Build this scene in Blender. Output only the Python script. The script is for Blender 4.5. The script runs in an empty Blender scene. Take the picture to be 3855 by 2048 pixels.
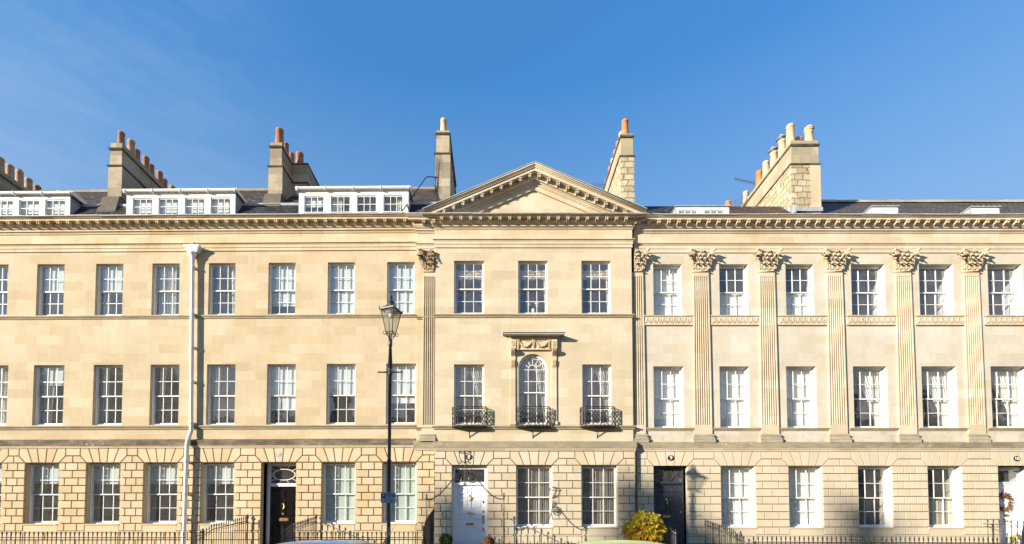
import bpy, math, random
from mathutils import Vector
R = math.radians
random.seed(7)
sc = bpy.context.scene
COL = sc.collection
PI = math.pi

# ------------------------------------------------------------------ camera model (surveyed from the photograph)
FPX, PU, VH, CY, CZ = 1170.0, 1250.0, 1325.0, -18.0, 1.75
TT = math.atan(0.0355)
PV = VH - FPX * math.tan(TT)
ct, st = math.cos(TT), math.sin(TT)

def ray(u, v):
    a = (u - PU) / FPX; b = (PV - v) / FPX
    return (a, ct - b * st, st + b * ct)
def X(u, v, Y):
    r = ray(u, v); return r[0] * (Y - CY) / r[1]
def Z(v, Y):
    r = ray(PU, v); return CZ + r[2] * (Y - CY) / r[1]

# ------------------------------------------------------------------ mesh helper
ROOT = {}
WARP = [False]
XW = X(1042, 900, 0)
def warp(p):
    if not WARP[0]: return p
    x, y, z = p
    if x > XW: return p
    return (x, y, z + (0.0015 + 0.00047 * (z - CZ)) * (x - XW))

class MB:
    def __init__(s): s.v = []; s.f = []; s.m = []; s.cur = 0
    def add(s, vs, fs):
        n = len(s.v); s.v += [tuple(p) for p in vs]
        for f in fs: s.f.append([i + n for i in f]); s.m.append(s.cur)
        return s
    def quad(s, a, b, c, d): return s.add([a, b, c, d], [(0, 1, 2, 3)])
    def box(s, x0, x1, y0, y1, z0, z1):
        return s.add([(x0,y0,z0),(x1,y0,z0),(x1,y1,z0),(x0,y1,z0),(x0,y0,z1),(x1,y0,z1),(x1,y1,z1),(x0,y1,z1)],
              [(0,3,2,1),(4,5,6,7),(0,1,5,4),(1,2,6,5),(2,3,7,6),(3,0,4,7)])
    def prism(s, poly, yf, yb, bev=0.0):
        """polygon in XZ; front at yf (smaller y), back at yb; optional chamfer on the front edge"""
        n = len(poly)
        if bev:
            ins = inset(poly, bev)
            vs = [(x, yf, z) for x, z in ins] + [(x, yf + bev, z) for x, z in poly] + [(x, yb, z) for x, z in poly]
            fs = [tuple(range(n))]
            for k in (0, 1):
                for i in range(n):
                    j = (i + 1) % n; fs.append((k*n + i, k*n + j, (k+1)*n + j, (k+1)*n + i))
            return s.add(vs, fs)
        vs = [(x, yf, z) for x, z in poly] + [(x, yb, z) for x, z in poly]
        fs = [tuple(range(n)), tuple(range(2*n-1, n-1, -1))]
        for i in range(n):
            j = (i + 1) % n; fs.append((i, j, n + j, n + i))
        return s.add(vs, fs)
    def prof(s, x0, x1, pts, miter=0.0, yref=0.0):
        """closed (y,z) profile swept along x; miter: ends step outwards with projection (return mouldings)"""
        n = len(pts)
        a = [(x0 - miter * max(0, yref - y), y, z) for y, z in pts]
        b = [(x1 + miter * max(0, yref - y), y, z) for y, z in pts]
        fs = [tuple(range(n)), tuple(range(2*n-1, n-1, -1))]
        for i in range(n):
            j = (i + 1) % n; fs.append((i, j, n + j, n + i))
        return s.add(a + b, fs)
    def tube(s, pts, r, n=6, closed=False):
        pts = [Vector(p) for p in pts]; m = len(pts)
        rr = r if isinstance(r, (list, tuple)) else [r] * m
        vs = []; up = None
        for i, p in enumerate(pts):
            if closed: t = pts[(i+1) % m] - pts[i-1]
            else: t = pts[min(i+1, m-1)] - pts[max(i-1, 0)]
            if t.length < 1e-9: t = Vector((0, 0, 1))
            t.normalize()
            if up is None:
                up = t.orthogonal().normalized()
            up = up - t * up.dot(t)
            if up.length < 1e-6: up = t.orthogonal()
            up.normalize(); w = t.cross(up)
            for k in range(n):
                a = 2 * PI * k / n
                vs.append(p + (up * math.cos(a) + w * math.sin(a)) * rr[i])
        fs = []
        for i in range(m if closed else m - 1):
            j = (i + 1) % m
            for k in range(n):
                l = (k + 1) % n
                fs.append((i*n + k, i*n + l, j*n + l, j*n + k))
        if not closed:
            fs.append(tuple(range(n-1, -1, -1))); fs.append(tuple(range((m-1)*n, m*n)))
        return s.add(vs, fs)
    def lathe(s, c, prof, n=12, sx=1.0, sy=1.0):
        vs = []; fs = []; m = len(prof)
        for r, z in prof:
            for k in range(n):
                a = 2 * PI * k / n
                vs.append((c[0] + r * sx * math.cos(a), c[1] + r * sy * math.sin(a), c[2] + z))
        for i in range(m - 1):
            for k in range(n):
                l = (k + 1) % n; fs.append((i*n + k, i*n + l, (i+1)*n + l, (i+1)*n + k))
        fs.append(tuple(range(n-1, -1, -1))); fs.append(tuple(range((m-1)*n, m*n)))
        return s.add(vs, fs)
    def ball(s, c, r, n=8, sx=1, sy=1, sz=1):
        m = max(4, n // 2)
        pr = [(max(1e-4, r * math.sin(PI * i / m)), -r * sz * math.cos(PI * i / m)) for i in range(m + 1)]
        return s.lathe(c, pr, n, sx, sy)
    def disc(s, c, rx, rz, yb, n=20):
        """oval plate facing -y"""
        poly = [(c[0] + rx * math.cos(2*PI*k/n), c[2] + rz * math.sin(2*PI*k/n)) for k in range(n)]
        return s.prism(poly, c[1], yb)
    def grid(s, fn, nu, nv):
        vs = [fn(i / nu, j / nv) for j in range(nv + 1) for i in range(nu + 1)]
        fs = [(j*(nu+1)+i, j*(nu+1)+i+1, (j+1)*(nu+1)+i+1, (j+1)*(nu+1)+i) for j in range(nv) for i in range(nu)]
        return s.add(vs, fs)
    def mesh(s, name, mats, smooth=False, org=(0, 0, 0)):
        me = bpy.data.meshes.new(name)
        vs = [warp(p) for p in s.v]
        me.from_pydata([(p[0]-org[0], p[1]-org[1], p[2]-org[2]) for p in vs], [], s.f)
        if not isinstance(mats, (list, tuple)): mats = [mats]
        for m in mats: me.materials.append(m)
        if len(mats) > 1: me.polygons.foreach_set('material_index', s.m)
        if smooth: me.polygons.foreach_set('use_smooth', [True] * len(me.polygons))
        me.update()
        import bmesh
        bm = bmesh.new(); bm.from_mesh(me)
        bmesh.ops.recalc_face_normals(bm, faces=bm.faces)
        bm.to_mesh(me); bm.free()
        return me
    def build(s, name, mats, parent=None, smooth=False, loc=None):
        org = ROOT.get(parent.name, (0, 0, 0)) if parent else (loc or (0, 0, 0))
        me = s.mesh(name, mats, smooth, org)
        o = bpy.data.objects.new(name, me); COL.objects.link(o)
        if parent: o.parent = parent
        else: o.location = org
        ROOT[o.name] = org
        return o

def inset(poly, d):
    n = len(poly); out = []
    area = sum(poly[i][0]*poly[(i+1)%n][1] - poly[(i+1)%n][0]*poly[i][1] for i in range(n))
    sg = 1 if area > 0 else -1
    for i in range(n):
        p0, p1, p2 = Vector(poly[i-1]), Vector(poly[i]), Vector(poly[(i+1) % n])
        e1 = (p1 - p0).normalized(); e2 = (p2 - p1).normalized()
        n1 = Vector((-e1.y, e1.x)) * sg; n2 = Vector((-e2.y, e2.x)) * sg
        b = n1 + n2
        if b.length < 1e-6: b = n1
        b.normalize(); c = max(0.35, b.dot(n1))
        q = p1 + b * (d / c); out.append((q.x, q.y))
    return out

def thing(name, label, cat, loc=(0, 0, 0), group=None):
    o = bpy.data.objects.new(name, None); COL.objects.link(o)
    o.location = loc; o.empty_display_size = .2
    ROOT[o.name] = tuple(loc)
    return tag(o, label, cat, group)
def tag(o, label=None, cat=None, group=None, kind=None):
    if label: o['label'] = label
    if cat: o['category'] = cat
    if group: o['group'] = group
    if kind: o['kind'] = kind
    return o
def inst(name, me, parent, pos, rotz=0.0, scale=None):
    """another object on shared mesh data, at world position pos"""
    o = bpy.data.objects.new(name, me); COL.objects.link(o)
    org = ROOT.get(parent.name, (0, 0, 0)) if parent else (0, 0, 0)
    p = warp(pos)
    o.location = (p[0]-org[0], p[1]-org[1], p[2]-org[2]); o.rotation_euler = (0, 0, rotz)
    if scale: o.scale = scale
    if parent: o.parent = parent
    ROOT[o.name] = tuple(p)
    return o
def text_mesh(s, size, mat, name, depth=0.004):
    cu = bpy.data.curves.new(name, 'FONT'); cu.body = s; cu.size = size; cu.extrude = depth
    cu.align_x = 'CENTER'; cu.align_y = 'CENTER'
    o = bpy.data.objects.new(name, cu); COL.objects.link(o)
    dg = bpy.context.evaluated_depsgraph_get(); dg.update()
    me = bpy.data.meshes.new_from_object(o.evaluated_get(dg))
    bpy.data.objects.remove(o); bpy.data.curves.remove(cu)
    me.materials.clear(); me.materials.append(mat)
    for v in me.vertices:          # stand upright, facing -y
        x, y, z = v.co; v.co = (x, -z, y)
    return me

# ------------------------------------------------------------------ materials
def nt(name):
    m = bpy.data.materials.new(name); m.use_nodes = True
    t = m.node_tree; t.nodes.clear()
    out = t.nodes.new('ShaderNodeOutputMaterial')
    return m, t, out
def N(t, kind, **kw):
    n = t.nodes.new('ShaderNode' + kind)
    for k, v in kw.items():
        if hasattr(n, k): setattr(n, k, v)
        else: n.inputs[k.replace('_', ' ')].default_value = v
    return n
def rgb(c): return (c[0], c[1], c[2], 1.0)
def mixc(t, a, b, fac, mode='MIX'):
    n = t.nodes.new('ShaderNodeMix'); n.data_type = 'RGBA'; n.blend_type = mode
    for sock, val in ((6, a), (7, b), (0, fac)):
        if isinstance(val, (tuple, list)): n.inputs[sock].default_value = rgb(val)
        elif isinstance(val, (int, float)): n.inputs[sock].default_value = val
        else: t.links.new(val, n.inputs[sock])
    return n.outputs[2]
def mathn(t, op, a, b=0.0, c=None, clamp=False):
    n = t.nodes.new('ShaderNodeMath'); n.operation = op; n.use_clamp = clamp
    for i, val in enumerate((a, b, c)):
        if val is None: continue
        if isinstance(val, (int, float)): n.inputs[i].default_value = val
        else: t.links.new(val, n.inputs[i])
    return n.outputs[0]
def ramp(t, fac, lo, hi, a=0.0, b=1.0):
    n = t.nodes.new('ShaderNodeMapRange'); n.inputs[1].default_value = lo; n.inputs[2].default_value = hi
    n.inputs[3].default_value = a; n.inputs[4].default_value = b; n.clamp = True
    t.links.new(fac, n.inputs[0]); return n.outputs[0]
def noise(t, vec, scale, detail=4.0, rough=0.6):
    n = t.nodes.new('ShaderNodeTexNoise'); n.inputs['Scale'].default_value = scale
    n.inputs['Detail'].default_value = detail; n.inputs['Roughness'].default_value = rough
    if vec is not None: t.links.new(vec, n.inputs['Vector'])
    return n.outputs['Fac']
def pos(t, sx=1, sy=1, sz=1):
    g = t.nodes.new('ShaderNodeNewGeometry')
    if (sx, sy, sz) == (1, 1, 1): return g.outputs['Position']
    n = t.nodes.new('ShaderNodeVectorMath'); n.operation = 'MULTIPLY'
    t.links.new(g.outputs['Position'], n.inputs[0]); n.inputs[1].default_value = (sx, sy, sz)
    return n.outputs[0]
def wallvec(t):
    """(x+y, z) so courses run round corners"""
    g = t.nodes.new('ShaderNodeNewGeometry')
    s = t.nodes.new('ShaderNodeSeparateXYZ'); t.links.new(g.outputs['Position'], s.inputs[0])
    c = t.nodes.new('ShaderNodeCombineXYZ')
    t.links.new(mathn(t, 'ADD', s.outputs[0], s.outputs[1]), c.inputs[0]); t.links.new(s.outputs[2], c.inputs[1])
    return c.outputs[0], s
def brick(t, vec, c1, c2, mo, w, h, mort=.006, off=.5, bias=0.0, smooth=.3):
    n = t.nodes.new('ShaderNodeTexBrick'); n.offset = off; n.squash = 1.0
    n.inputs['Color1'].default_value = rgb(c1); n.inputs['Color2'].default_value = rgb(c2); n.inputs['Mortar'].default_value = rgb(mo)
    n.inputs['Scale'].default_value = 1.0; n.inputs['Mortar Size'].default_value = mort
    n.inputs['Mortar Smooth'].default_value = smooth; n.inputs['Bias'].default_value = bias
    n.inputs['Brick Width'].default_value = w; n.inputs['Row Height'].default_value = h
    t.links.new(vec, n.inputs['Vector'])
    return n
def finish(t, out, color, rough=.8, bump=None, bstr=.2, bdist=.01, spec=.3, metal=0.0):
    p = t.nodes.new('ShaderNodeBsdfPrincipled')
    if isinstance(color, (tuple, list)): p.inputs['Base Color'].default_value = rgb(color)
    else: t.links.new(color, p.inputs['Base Color'])
    if isinstance(rough, (int, float)): p.inputs['Roughness'].default_value = rough
    else: t.links.new(rough, p.inputs['Roughness'])
    p.inputs['Specular IOR Level'].default_value = spec; p.inputs['Metallic'].default_value = metal
    if bump is not None:
        b = t.nodes.new('ShaderNodeBump'); b.inputs['Strength'].default_value = bstr; b.inputs['Distance'].default_value = bdist
        t.links.new(bump, b.inputs['Height']); t.links.new(b.outputs[0], p.inputs['Normal'])
    t.links.new(p.outputs[0], out.inputs[0]); return p

def ashlar(name, c1, c2, mo, stain=.0, island=False, drip=0.0):
    m, t, out = nt(name)
    vec, sep = wallvec(t)
    P = pos(t)
    if island:
        g = t.nodes.new('ShaderNodeNewGeometry')
        col = mixc(t, c1, c2, g.outputs['Random Per Island'])
    else:
        b1 = brick(t, vec, c1, c2, mo, .86, .356, .004, .42)
        b2 = brick(t, vec, (.945, .935, .92), (1.055, 1.055, 1.06), (1, 1, 1), 1.31, .356, .0, .37)
        b3 = brick(t, vec, (.975, .97, .96), (1.035, 1.035, 1.035), (1, 1, 1), .53, .712, .0, .61)
        col = mixc(t, b1.outputs['Color'], b2.outputs['Color'], .75, 'MULTIPLY')
        col = mixc(t, col, b3.outputs['Color'], .8, 'MULTIPLY')
    n1 = noise(t, P, .55, 5, .6); n2 = noise(t, P, 5.5, 6, .7); n3 = noise(t, P, 38, 4, .7)
    col = mixc(t, col, mixc(t, (.86, .82, .74), (1.10, 1.10, 1.12), ramp(t, n1, .3, .7)), .55, 'MULTIPLY')
    col = mixc(t, col, mixc(t, (.93, .90, .85), (1.05, 1.05, 1.05), ramp(t, n2, .32, .68)), .6, 'MULTIPLY')
    col = mixc(t, col, mixc(t, (.95, .94, .92), (1.03, 1.03, 1.03), ramp(t, n3, .3, .7)), .6, 'MULTIPLY')
    # rusty-orange patches of the oolite and grey weather marks
    n4 = noise(t, pos(t, .6, .6, 1.4), 1.1, 6, .65)
    col = mixc(t, col, (.62, .40, .17), mathn(t, 'MULTIPLY', ramp(t, n4, .60, .78), .38))
    if stain:
        n5 = noise(t, pos(t, 1.2, 1.2, 1.0), 1.6, 8, .72)
        col = mixc(t, col, (.20, .17, .12), mathn(t, 'MULTIPLY', ramp(t, n5, .53, .70), stain))
    if drip:
        n6 = noise(t, pos(t, 6, 6, .35), 1.0, 5, .7)
        col = mixc(t, col, (.24, .20, .14), mathn(t, 'MULTIPLY', ramp(t, n6, .56, .74), drip))
    h = mathn(t, 'ADD', mathn(t, 'MULTIPLY', n2, .6), mathn(t, 'MULTIPLY', n3, .5))
    finish(t, out, col, .88, h, .28, .012, .2)
    return m
def weathered(name, base, dark, amount=.75, lichen=True):
    m, t, out = nt(name); P = pos(t)
    n1 = noise(t, pos(t, .8, 1, 2.2), 1.8, 8, .75); n2 = noise(t, P, 14, 6, .75); n3 = noise(t, P, 45, 3, .6)
    f = mathn(t, 'MULTIPLY', ramp(t, mathn(t, 'ADD', mathn(t, 'MULTIPLY', n1, .7), mathn(t, 'MULTIPLY', n2, .3)), .36, .56), amount)
    col = mixc(t, base, dark, f)
    col = mixc(t, col, mixc(t, (.72, .72, .72), (1.18, 1.18, 1.16), n2), .8, 'MULTIPLY')
    if lichen:
        v = t.nodes.new('ShaderNodeTexVoronoi'); v.inputs['Scale'].default_value = 5.0; t.links.new(P, v.inputs['Vector'])
        n5 = noise(t, P, .35, 2)
        sp = mathn(t, 'MULTIPLY', ramp(t, v.outputs['Distance'], .16, .10), ramp(t, n5, .52, .6))
        col = mixc(t, col, mixc(t, (.62, .60, .52), (.55, .30, .05), ramp(t, noise(t, P, 2.3), .5, .56)), mathn(t, 'MULTIPLY', sp, .8))
    finish(t, out, col, .92, mathn(t, 'ADD', n2, n3), .4, .015, .15)
    return m
def simple(name, c, rough=.6, var=.12, scale=9, metal=0.0, spec=.4, bstr=.05, coat=0.0):
    m, t, out = nt(name); P = pos(t)
    n1 = noise(t, P, scale, 5); n2 = noise(t, P, scale * 6, 3)
    f = mathn(t, 'ADD', mathn(t, 'MULTIPLY', n1, .7), mathn(t, 'MULTIPLY', n2, .3))
    col = mixc(t, tuple(x * (1 - var) for x in c), tuple(min(1, x * (1 + var)) for x in c), ramp(t, f, .3, .7))
    p = finish(t, out, col, ramp(t, n1, .2, .8, rough * .85, min(1, rough * 1.15)), f, bstr, .01, spec, metal)
    if coat: p.inputs['Coat Weight'].default_value = coat; p.inputs['Coat Roughness'].default_value = .05
    return m
def glass_mat(name, tint=(.93, .96, .95), ior=1.75, wav=.012, rough=0.0, veil=.05):
    m, t, out = nt(name); P = pos(t)
    tr = N(t, 'BsdfTransparent'); tr.inputs[0].default_value = rgb(tint)
    gl = N(t, 'BsdfGlossy'); gl.inputs['Roughness'].default_value = rough; gl.inputs[0].default_value = (1, 1, 1, 1)
    b = t.nodes.new('ShaderNodeBump'); b.inputs['Strength'].default_value = .35; b.inputs['Distance'].default_value = wav
    t.links.new(noise(t, P, 2.6, 1.5, .4), b.inputs['Height']); t.links.new(b.outputs[0], gl.inputs['Normal'])
    g = t.nodes.new('ShaderNodeNewGeometry')
    dt = t.nodes.new('ShaderNodeVectorMath'); dt.operation = 'DOT_PRODUCT'; t.links.new(g.outputs['Incoming'], dt.inputs[0]); t.links.new(g.outputs['Normal'], dt.inputs[1])
    f0 = ((ior - 1) / (ior + 1)) ** 2
    fr = mathn(t, 'MULTIPLY_ADD', mathn(t, 'POWER', mathn(t, 'SUBTRACT', 1.0, mathn(t, 'ABSOLUTE', dt.outputs['Value']), None, True), 5.0), 1 - f0, f0)
    mx = N(t, 'MixShader'); t.links.new(fr, mx.inputs[0]); t.links.new(tr.outputs[0], mx.inputs[1]); t.links.new(gl.outputs[0], mx.inputs[2])
    df = N(t, 'BsdfDiffuse'); df.inputs[0].default_value = (.8, .78, .74, 1); m2 = N(t, 'MixShader')          # film of dust on the pane
    t.links.new(ramp(t, noise(t, P, 3.5, 5), .3, .7, veil * .5, veil * 1.4), m2.inputs[0]); t.links.new(mx.outputs[0], m2.inputs[1]); t.links.new(df.outputs[0], m2.inputs[2])
    t.links.new(m2.outputs[0], out.inputs[0]); return m
def cloth(name, c, trans=.35):
    m, t, out = nt(name); P = pos(t)
    n1 = noise(t, pos(t, 30, 30, 3), 1, 3)
    col = mixc(t, tuple(x * .88 for x in c), c, n1)
    d = N(t, 'BsdfDiffuse'); tl = N(t, 'BsdfTranslucent'); mx = N(t, 'MixShader'); mx.inputs[0].default_value = trans
    t.links.new(col, d.inputs[0]); t.links.new(col, tl.inputs[0])
    t.links.new(d.outputs[0], mx.inputs[1]); t.links.new(tl.outputs[0], mx.inputs[2]); t.links.new(mx.outputs[0], out.inputs[0])
    return m
def slate(name, c1, c2, rowh=.16, w=.3):
    m, t, out = nt(name)
    vec, sep = wallvec(t)
    g = t.nodes.new('ShaderNodeCombineXYZ'); t.links.new(sep.outputs[0], g.inputs[0]); t.links.new(sep.outputs[2], g.inputs[1])
    b = brick(t, g.outputs[0], c1, c2, tuple(x * .35 for x in c1), w, rowh, .012, .5, 0, .1)
    P = pos(t)
    col = mixc(t, b.outputs['Color'], mixc(t, (.45, .45, .45), (1.7, 1.6, 1.5), noise(t, P, 1.7, 6, .7)), .95, 'MULTIPLY')
    v = ramp(t, noise(t, P, 7, 3), .62, .68)
    col = mixc(t, col, (.35, .34, .32), mathn(t, 'MULTIPLY', v, .4))
    # each course tilts a little: height falls along the row
    saw = mathn(t, 'FRACT', mathn(t, 'DIVIDE', sep.outputs[2], rowh))
    finish(t, out, col, .6, mathn(t, 'ADD', mathn(t, 'MULTIPLY', saw, -1.0), noise(t, P, 20)), .55, .02, .12)
    return m
def rubble(name):
    m, t, out = nt(name)
    vec, sep = wallvec(t); P = pos(t)
    nz = t.nodes.new('ShaderNodeTexNoise'); nz.inputs['Scale'].default_value = 2.3; nz.inputs['Detail'].default_value = 3; t.links.new(P, nz.inputs['Vector'])
    sb = t.nodes.new('ShaderNodeVectorMath'); sb.operation = 'MULTIPLY_ADD'; t.links.new(nz.outputs['Color'], sb.inputs[0]); sb.inputs[1].default_value = (.34, .16, 0); t.links.new(vec, sb.inputs[2])
    b = brick(t, sb.outputs[0], (.36, .30, .19), (.52, .46, .33), (.24, .195, .14), .43, .27, .028, .37, 0, .6)
    b2 = brick(t, sb.outputs[0], (.85, .84, .8), (1.1, 1.1, 1.1), (1, 1, 1), .21, .27, .012, .5)
    n2 = noise(t, P, 9, 5, .7)
    col = mixc(t, b.outputs['Color'], b2.outputs['Color'], .7, 'MULTIPLY')
    col = mixc(t, col, mixc(t, (.75, .74, .7), (1.12, 1.12, 1.1), n2), .8, 'MULTIPLY')
    finish(t, out, col, .95, mathn(t, 'ADD', mathn(t, 'MULTIPLY', b.outputs['Fac'], -1.0), mathn(t, 'MULTIPLY', n2, .4)), .7, .03, .1)
    return m

M = {}
M['stone_l'] = ashlar('warm_ashlar', (0.469, 0.378, 0.249), (0.519, 0.449, 0.328), (0.486, 0.420, 0.311), drip=.17)
M['stone_c'] = ashlar('middle_ashlar', (0.481, 0.408, 0.290), (0.521, 0.467, 0.362), (0.485, 0.436, 0.332), drip=.17)
M['stone_r'] = ashlar('pale_ashlar', (0.486, 0.441, 0.358), (0.516, 0.487, 0.426), (0.486, 0.457, 0.393), stain=.10, drip=.17)
M['rus_l'] = ashlar('warm_rusticated_stone', (0.505, 0.394, 0.239), (0.552, 0.468, 0.331), (0.500, 0.443, 0.352), island=True)
M['rus_c'] = ashlar('middle_rusticated_stone', (0.499, 0.417, 0.297), (0.529, 0.476, 0.379), (0.481, 0.435, 0.345), island=True, stain=.10)
M['rus_r'] = ashlar('pale_rusticated_stone', (0.507, 0.436, 0.322), (0.539, 0.479, 0.373), (0.488, 0.455, 0.371), island=True)
M['trim_l'] = ashlar('warm_moulded_stone', (0.500, 0.396, 0.254), (0.581, 0.501, 0.366), (0.484, 0.396, 0.285), stain=0.28)
M['trim_c'] = ashlar('middle_moulded_stone', (0.486, 0.402, 0.282), (0.544, 0.481, 0.374), (0.441, 0.377, 0.273), stain=0.12)
M['trim_r'] = ashlar('pale_moulded_stone', (0.494, 0.413, 0.295), (0.552, 0.499, 0.403), (0.436, 0.373, 0.269), stain=.22)
M['carved_r'] = ashlar('pale_carved_stone', (0.470, 0.389, 0.278), (0.529, 0.459, 0.355), (0.441, 0.374, 0.260), stain=0.1, drip=.25)
M['carved_l'] = ashlar('grey_carved_stone', (0.340, 0.258, 0.170), (0.422, 0.326, 0.218), (0.340, 0.258, 0.170), stain=.6)
M['apron_r'] = ashlar('streaked_ashlar', (0.465, 0.419, 0.338), (0.513, 0.487, 0.430), (0.486, 0.457, 0.393), stain=.45, drip=.35)
M['weather_l'] = weathered('weathered_platband', (0.289, 0.231, 0.150), (0.087, 0.075, 0.058), .95)
M['weather_c'] = weathered('lightly_weathered_platband', (0.394, 0.320, 0.211), (0.204, 0.184, 0.136), .8)
M['base_r'] = weathered('weathered_base', (.46, .40, .30), (.20, .175, .13), .6, False)
M['weather_s'] = weathered('weathered_sill', (.46, .38, .26), (.17, .145, .10), .55, False)
M['stack_l'] = ashlar('sooty_stack_stone', (.25, .22, .165), (.41, .365, .28), (.20, .17, .12), stain=.95, drip=.85)
M['stack_r'] = ashlar('grey_stack_stone', (.30, .265, .19), (.42, .37, .27), (.26, .22, .15), stain=.8, drip=.4)
M['stack_cap'] = weathered('stack_ledge', (0.231, 0.204, 0.150), (0.068, 0.061, 0.048), .9)
M['rubble'] = rubble('stack_rubble')
M['slate'] = slate('brown_slate', (.040, .031, .025), (.082, .064, .050))
M['slate_d'] = slate('blue_slate', (.022, .022, .024), (.045, .043, .044))
M['slate_r'] = slate('purple_slate', (.070, .057, .050), (.105, .088, .078), .12, .25)
M['lead'] = simple('lead', (.30, .32, .34), .55, .3, 3, 0, .4, .2)
M['white'] = simple('white_paint', (.74, .725, .69), .45, .04, 3, 0, .4, .02)
M['upvc'] = simple('white_gutter_paint', (.74, .735, .71), .35, .04, 3, 0, .4, .02)
M['glass'] = glass_mat('old_window_glass', ior=2.1)
M['glassd'] = glass_mat('dormer_glass', ior=1.8)
M['room'] = simple('room_plaster', (.30, .28, .26), .9, .15, 2)
M['roomb'] = simple('room_plaster_blue', (.30, .32, .40), .9, .2, 1.5)
M['roomd'] = simple('dim_room_plaster', (.26, .25, .23), .9, .25, 1.5)
M['blind'] = cloth('white_blind', (.78, .83, .84), .2)
M['blindg'] = cloth('green_white_blind', (.64, .72, .68), .2)
M['sheer'] = cloth('white_curtain', (.80, .79, .76), .35)
M['voile'] = cloth('dim_voile', (.56, .53, .48), .3)
M['beige'] = cloth('beige_curtain', (.56, .52, .42), .25)
M['greycur'] = cloth('grey_pleated_curtain', (.40, .36, .31), .25)
M['creamcur'] = cloth('cream_swag', (.80, .70, .60), .2)
M['shutter'] = simple('shutter_paint', (.80, .80, .77), .5, .03, 3)
M['iron'] = simple('black_iron', (.022, .020, .020), .45, .35, 12, 0, .5, .15)
M['lampiron'] = simple('lamp_paint', (.030, .032, .034), .35, .25, 9, 0, .5, .06)
M['brass'] = simple('brass', (.80, .55, .20), .28, .15, 15, 1.0, .5)
M['dblack'] = simple('black_gloss_door', (.007, .005, .005), .16, .2, 4, 0, .5, .02, .5)
M['dnavy'] = simple('navy_door', (.048, .055, .068), .24, .2, 4, 0, .5, .02, .4)
M['dwhite'] = simple('white_door', (.80, .80, .82), .35, .03, 3, 0, .4, .02)
M['terra'] = simple('terracotta_pot', (.30, .15, .085), .8, .35, 7, 0, .2, .2)
M['orange'] = simple('orange_pot', (.48, .19, .07), .75, .25, 6, 0, .2, .15)
M['cream'] = simple('cream_pot', (.52, .37, .24), .8, .25, 6, 0, .2, .15)
M['buff'] = simple('buff_pot', (.52, .42, .23), .8, .25, 6, 0, .2, .15)
M['tan'] = simple('tan_pot', (.40, .26, .16), .8, .35, 6, 0, .2, .15)
M['mouth'] = simple('sooty_flue', (.02, .018, .016), .95, .3, 6)
# ------------------------------------------------------------------ setting
def gbox(name, x0, x1, y0, y1, z0, z1, mat):
    o = MB().box(x0, x1, y0, y1, z0, z1).build(name, mat); tag(o, kind='structure'); return o
M['asphalt'] = simple('asphalt', (.08, .078, .074), .9, .3, 12, 0, .2, .3)
def paving_mat():
    m, t, out = nt('pennant_paving')
    b = brick(t, pos(t), (.34, .315, .27), (.44, .41, .36), (.12, .11, .1), .75, .6, .012)
    P = pos(t)
    finish(t, out, mixc(t, b.outputs['Color'], mixc(t, (.8, .8, .8), (1.1, 1.1, 1.1), noise(t, P, 3, 5)), .8, 'MULTIPLY'), .85, noise(t, P, 20), .2)
    return m
M['paving'] = paving_mat()
EAREA = -2.9                                   # front of the basement areas
g = MB(); g.box(-600, 600, -500, 500, -3.2, -2.75); tag(g.build('ground', M['asphalt']), kind='structure')
gbox('road', -300, 300, -21.6, -7.0, -2.7, 0, M['asphalt'])
gbox('pavement', -60, 60, -6.86, EAREA + .15, -2.7, .14, M['paving'])
gbox('kerb', -60, 60, -7.0, -6.862, -2.7, .13, M['stack_r'])
gbox('far_pavement', -90, 90, -27, -21.6, -2.7, .13, M['paving'])

# ------------------------------------------------------------------ facade builders
def wall_grid(mb, xL, xR, zB, zT, Y, holes, depth):
    """flat wall at Y with rectangular holes [(x0,x1,z0,z1,arch)] and reveals going back"""
    xs = sorted(set([xL, xR] + [h[0] for h in holes] + [h[1] for h in holes]))
    zs = sorted(set([zB, zT] + [h[2] for h in holes] + [h[3] for h in holes]))
    for i in range(len(xs) - 1):
        for j in range(len(zs) - 1):
            cx, cz = (xs[i] + xs[i+1]) / 2, (zs[j] + zs[j+1]) / 2
            if any(h[0] < cx < h[1] and h[2] < cz < h[3] for h in holes): continue
            mb.quad((xs[i], Y, zs[j]), (xs[i+1], Y, zs[j]), (xs[i+1], Y, zs[j+1]), (xs[i], Y, zs[j+1]))
    for h in holes:
        x0, x1, z0, z1 = h[:4]; d = Y + depth
        if len(h) > 4 and h[4]:
            r = (x1 - x0) / 2; cx = (x0 + x1) / 2; zs_ = z1 - r; n = 18
            arc = [(cx - r * math.cos(PI * k / n), zs_ + r * math.sin(PI * k / n)) for k in range(n + 1)]
            for k in range(n):
                corner = (x0, z1) if k < n / 2 else (x1, z1)
                a, b = arc[k], arc[k+1]
                mb.add([(corner[0], Y, corner[1]), (a[0], Y, a[1]), (b[0], Y, b[1])], [(0, 1, 2)])
                mb.quad((a[0], Y, a[1]), (b[0], Y, b[1]), (b[0], d, b[1]), (a[0], d, a[1]))
            zt = zs_
        else:
            zt = z1
            mb.quad((x0, Y, z1), (x1, Y, z1), (x1, d, z1), (x0, d, z1))
        mb.quad((x0, Y, z0), (x0, Y, zt), (x0, d, zt), (x0, d, z0))
        mb.quad((x1, Y, z0), (x1, Y, zt), (x1, d, zt), (x1, d, z0))
        mb.quad((x0, Y, z0), (x1, Y, z0), (x1, d, z0), (x0, d, z0))

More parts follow.
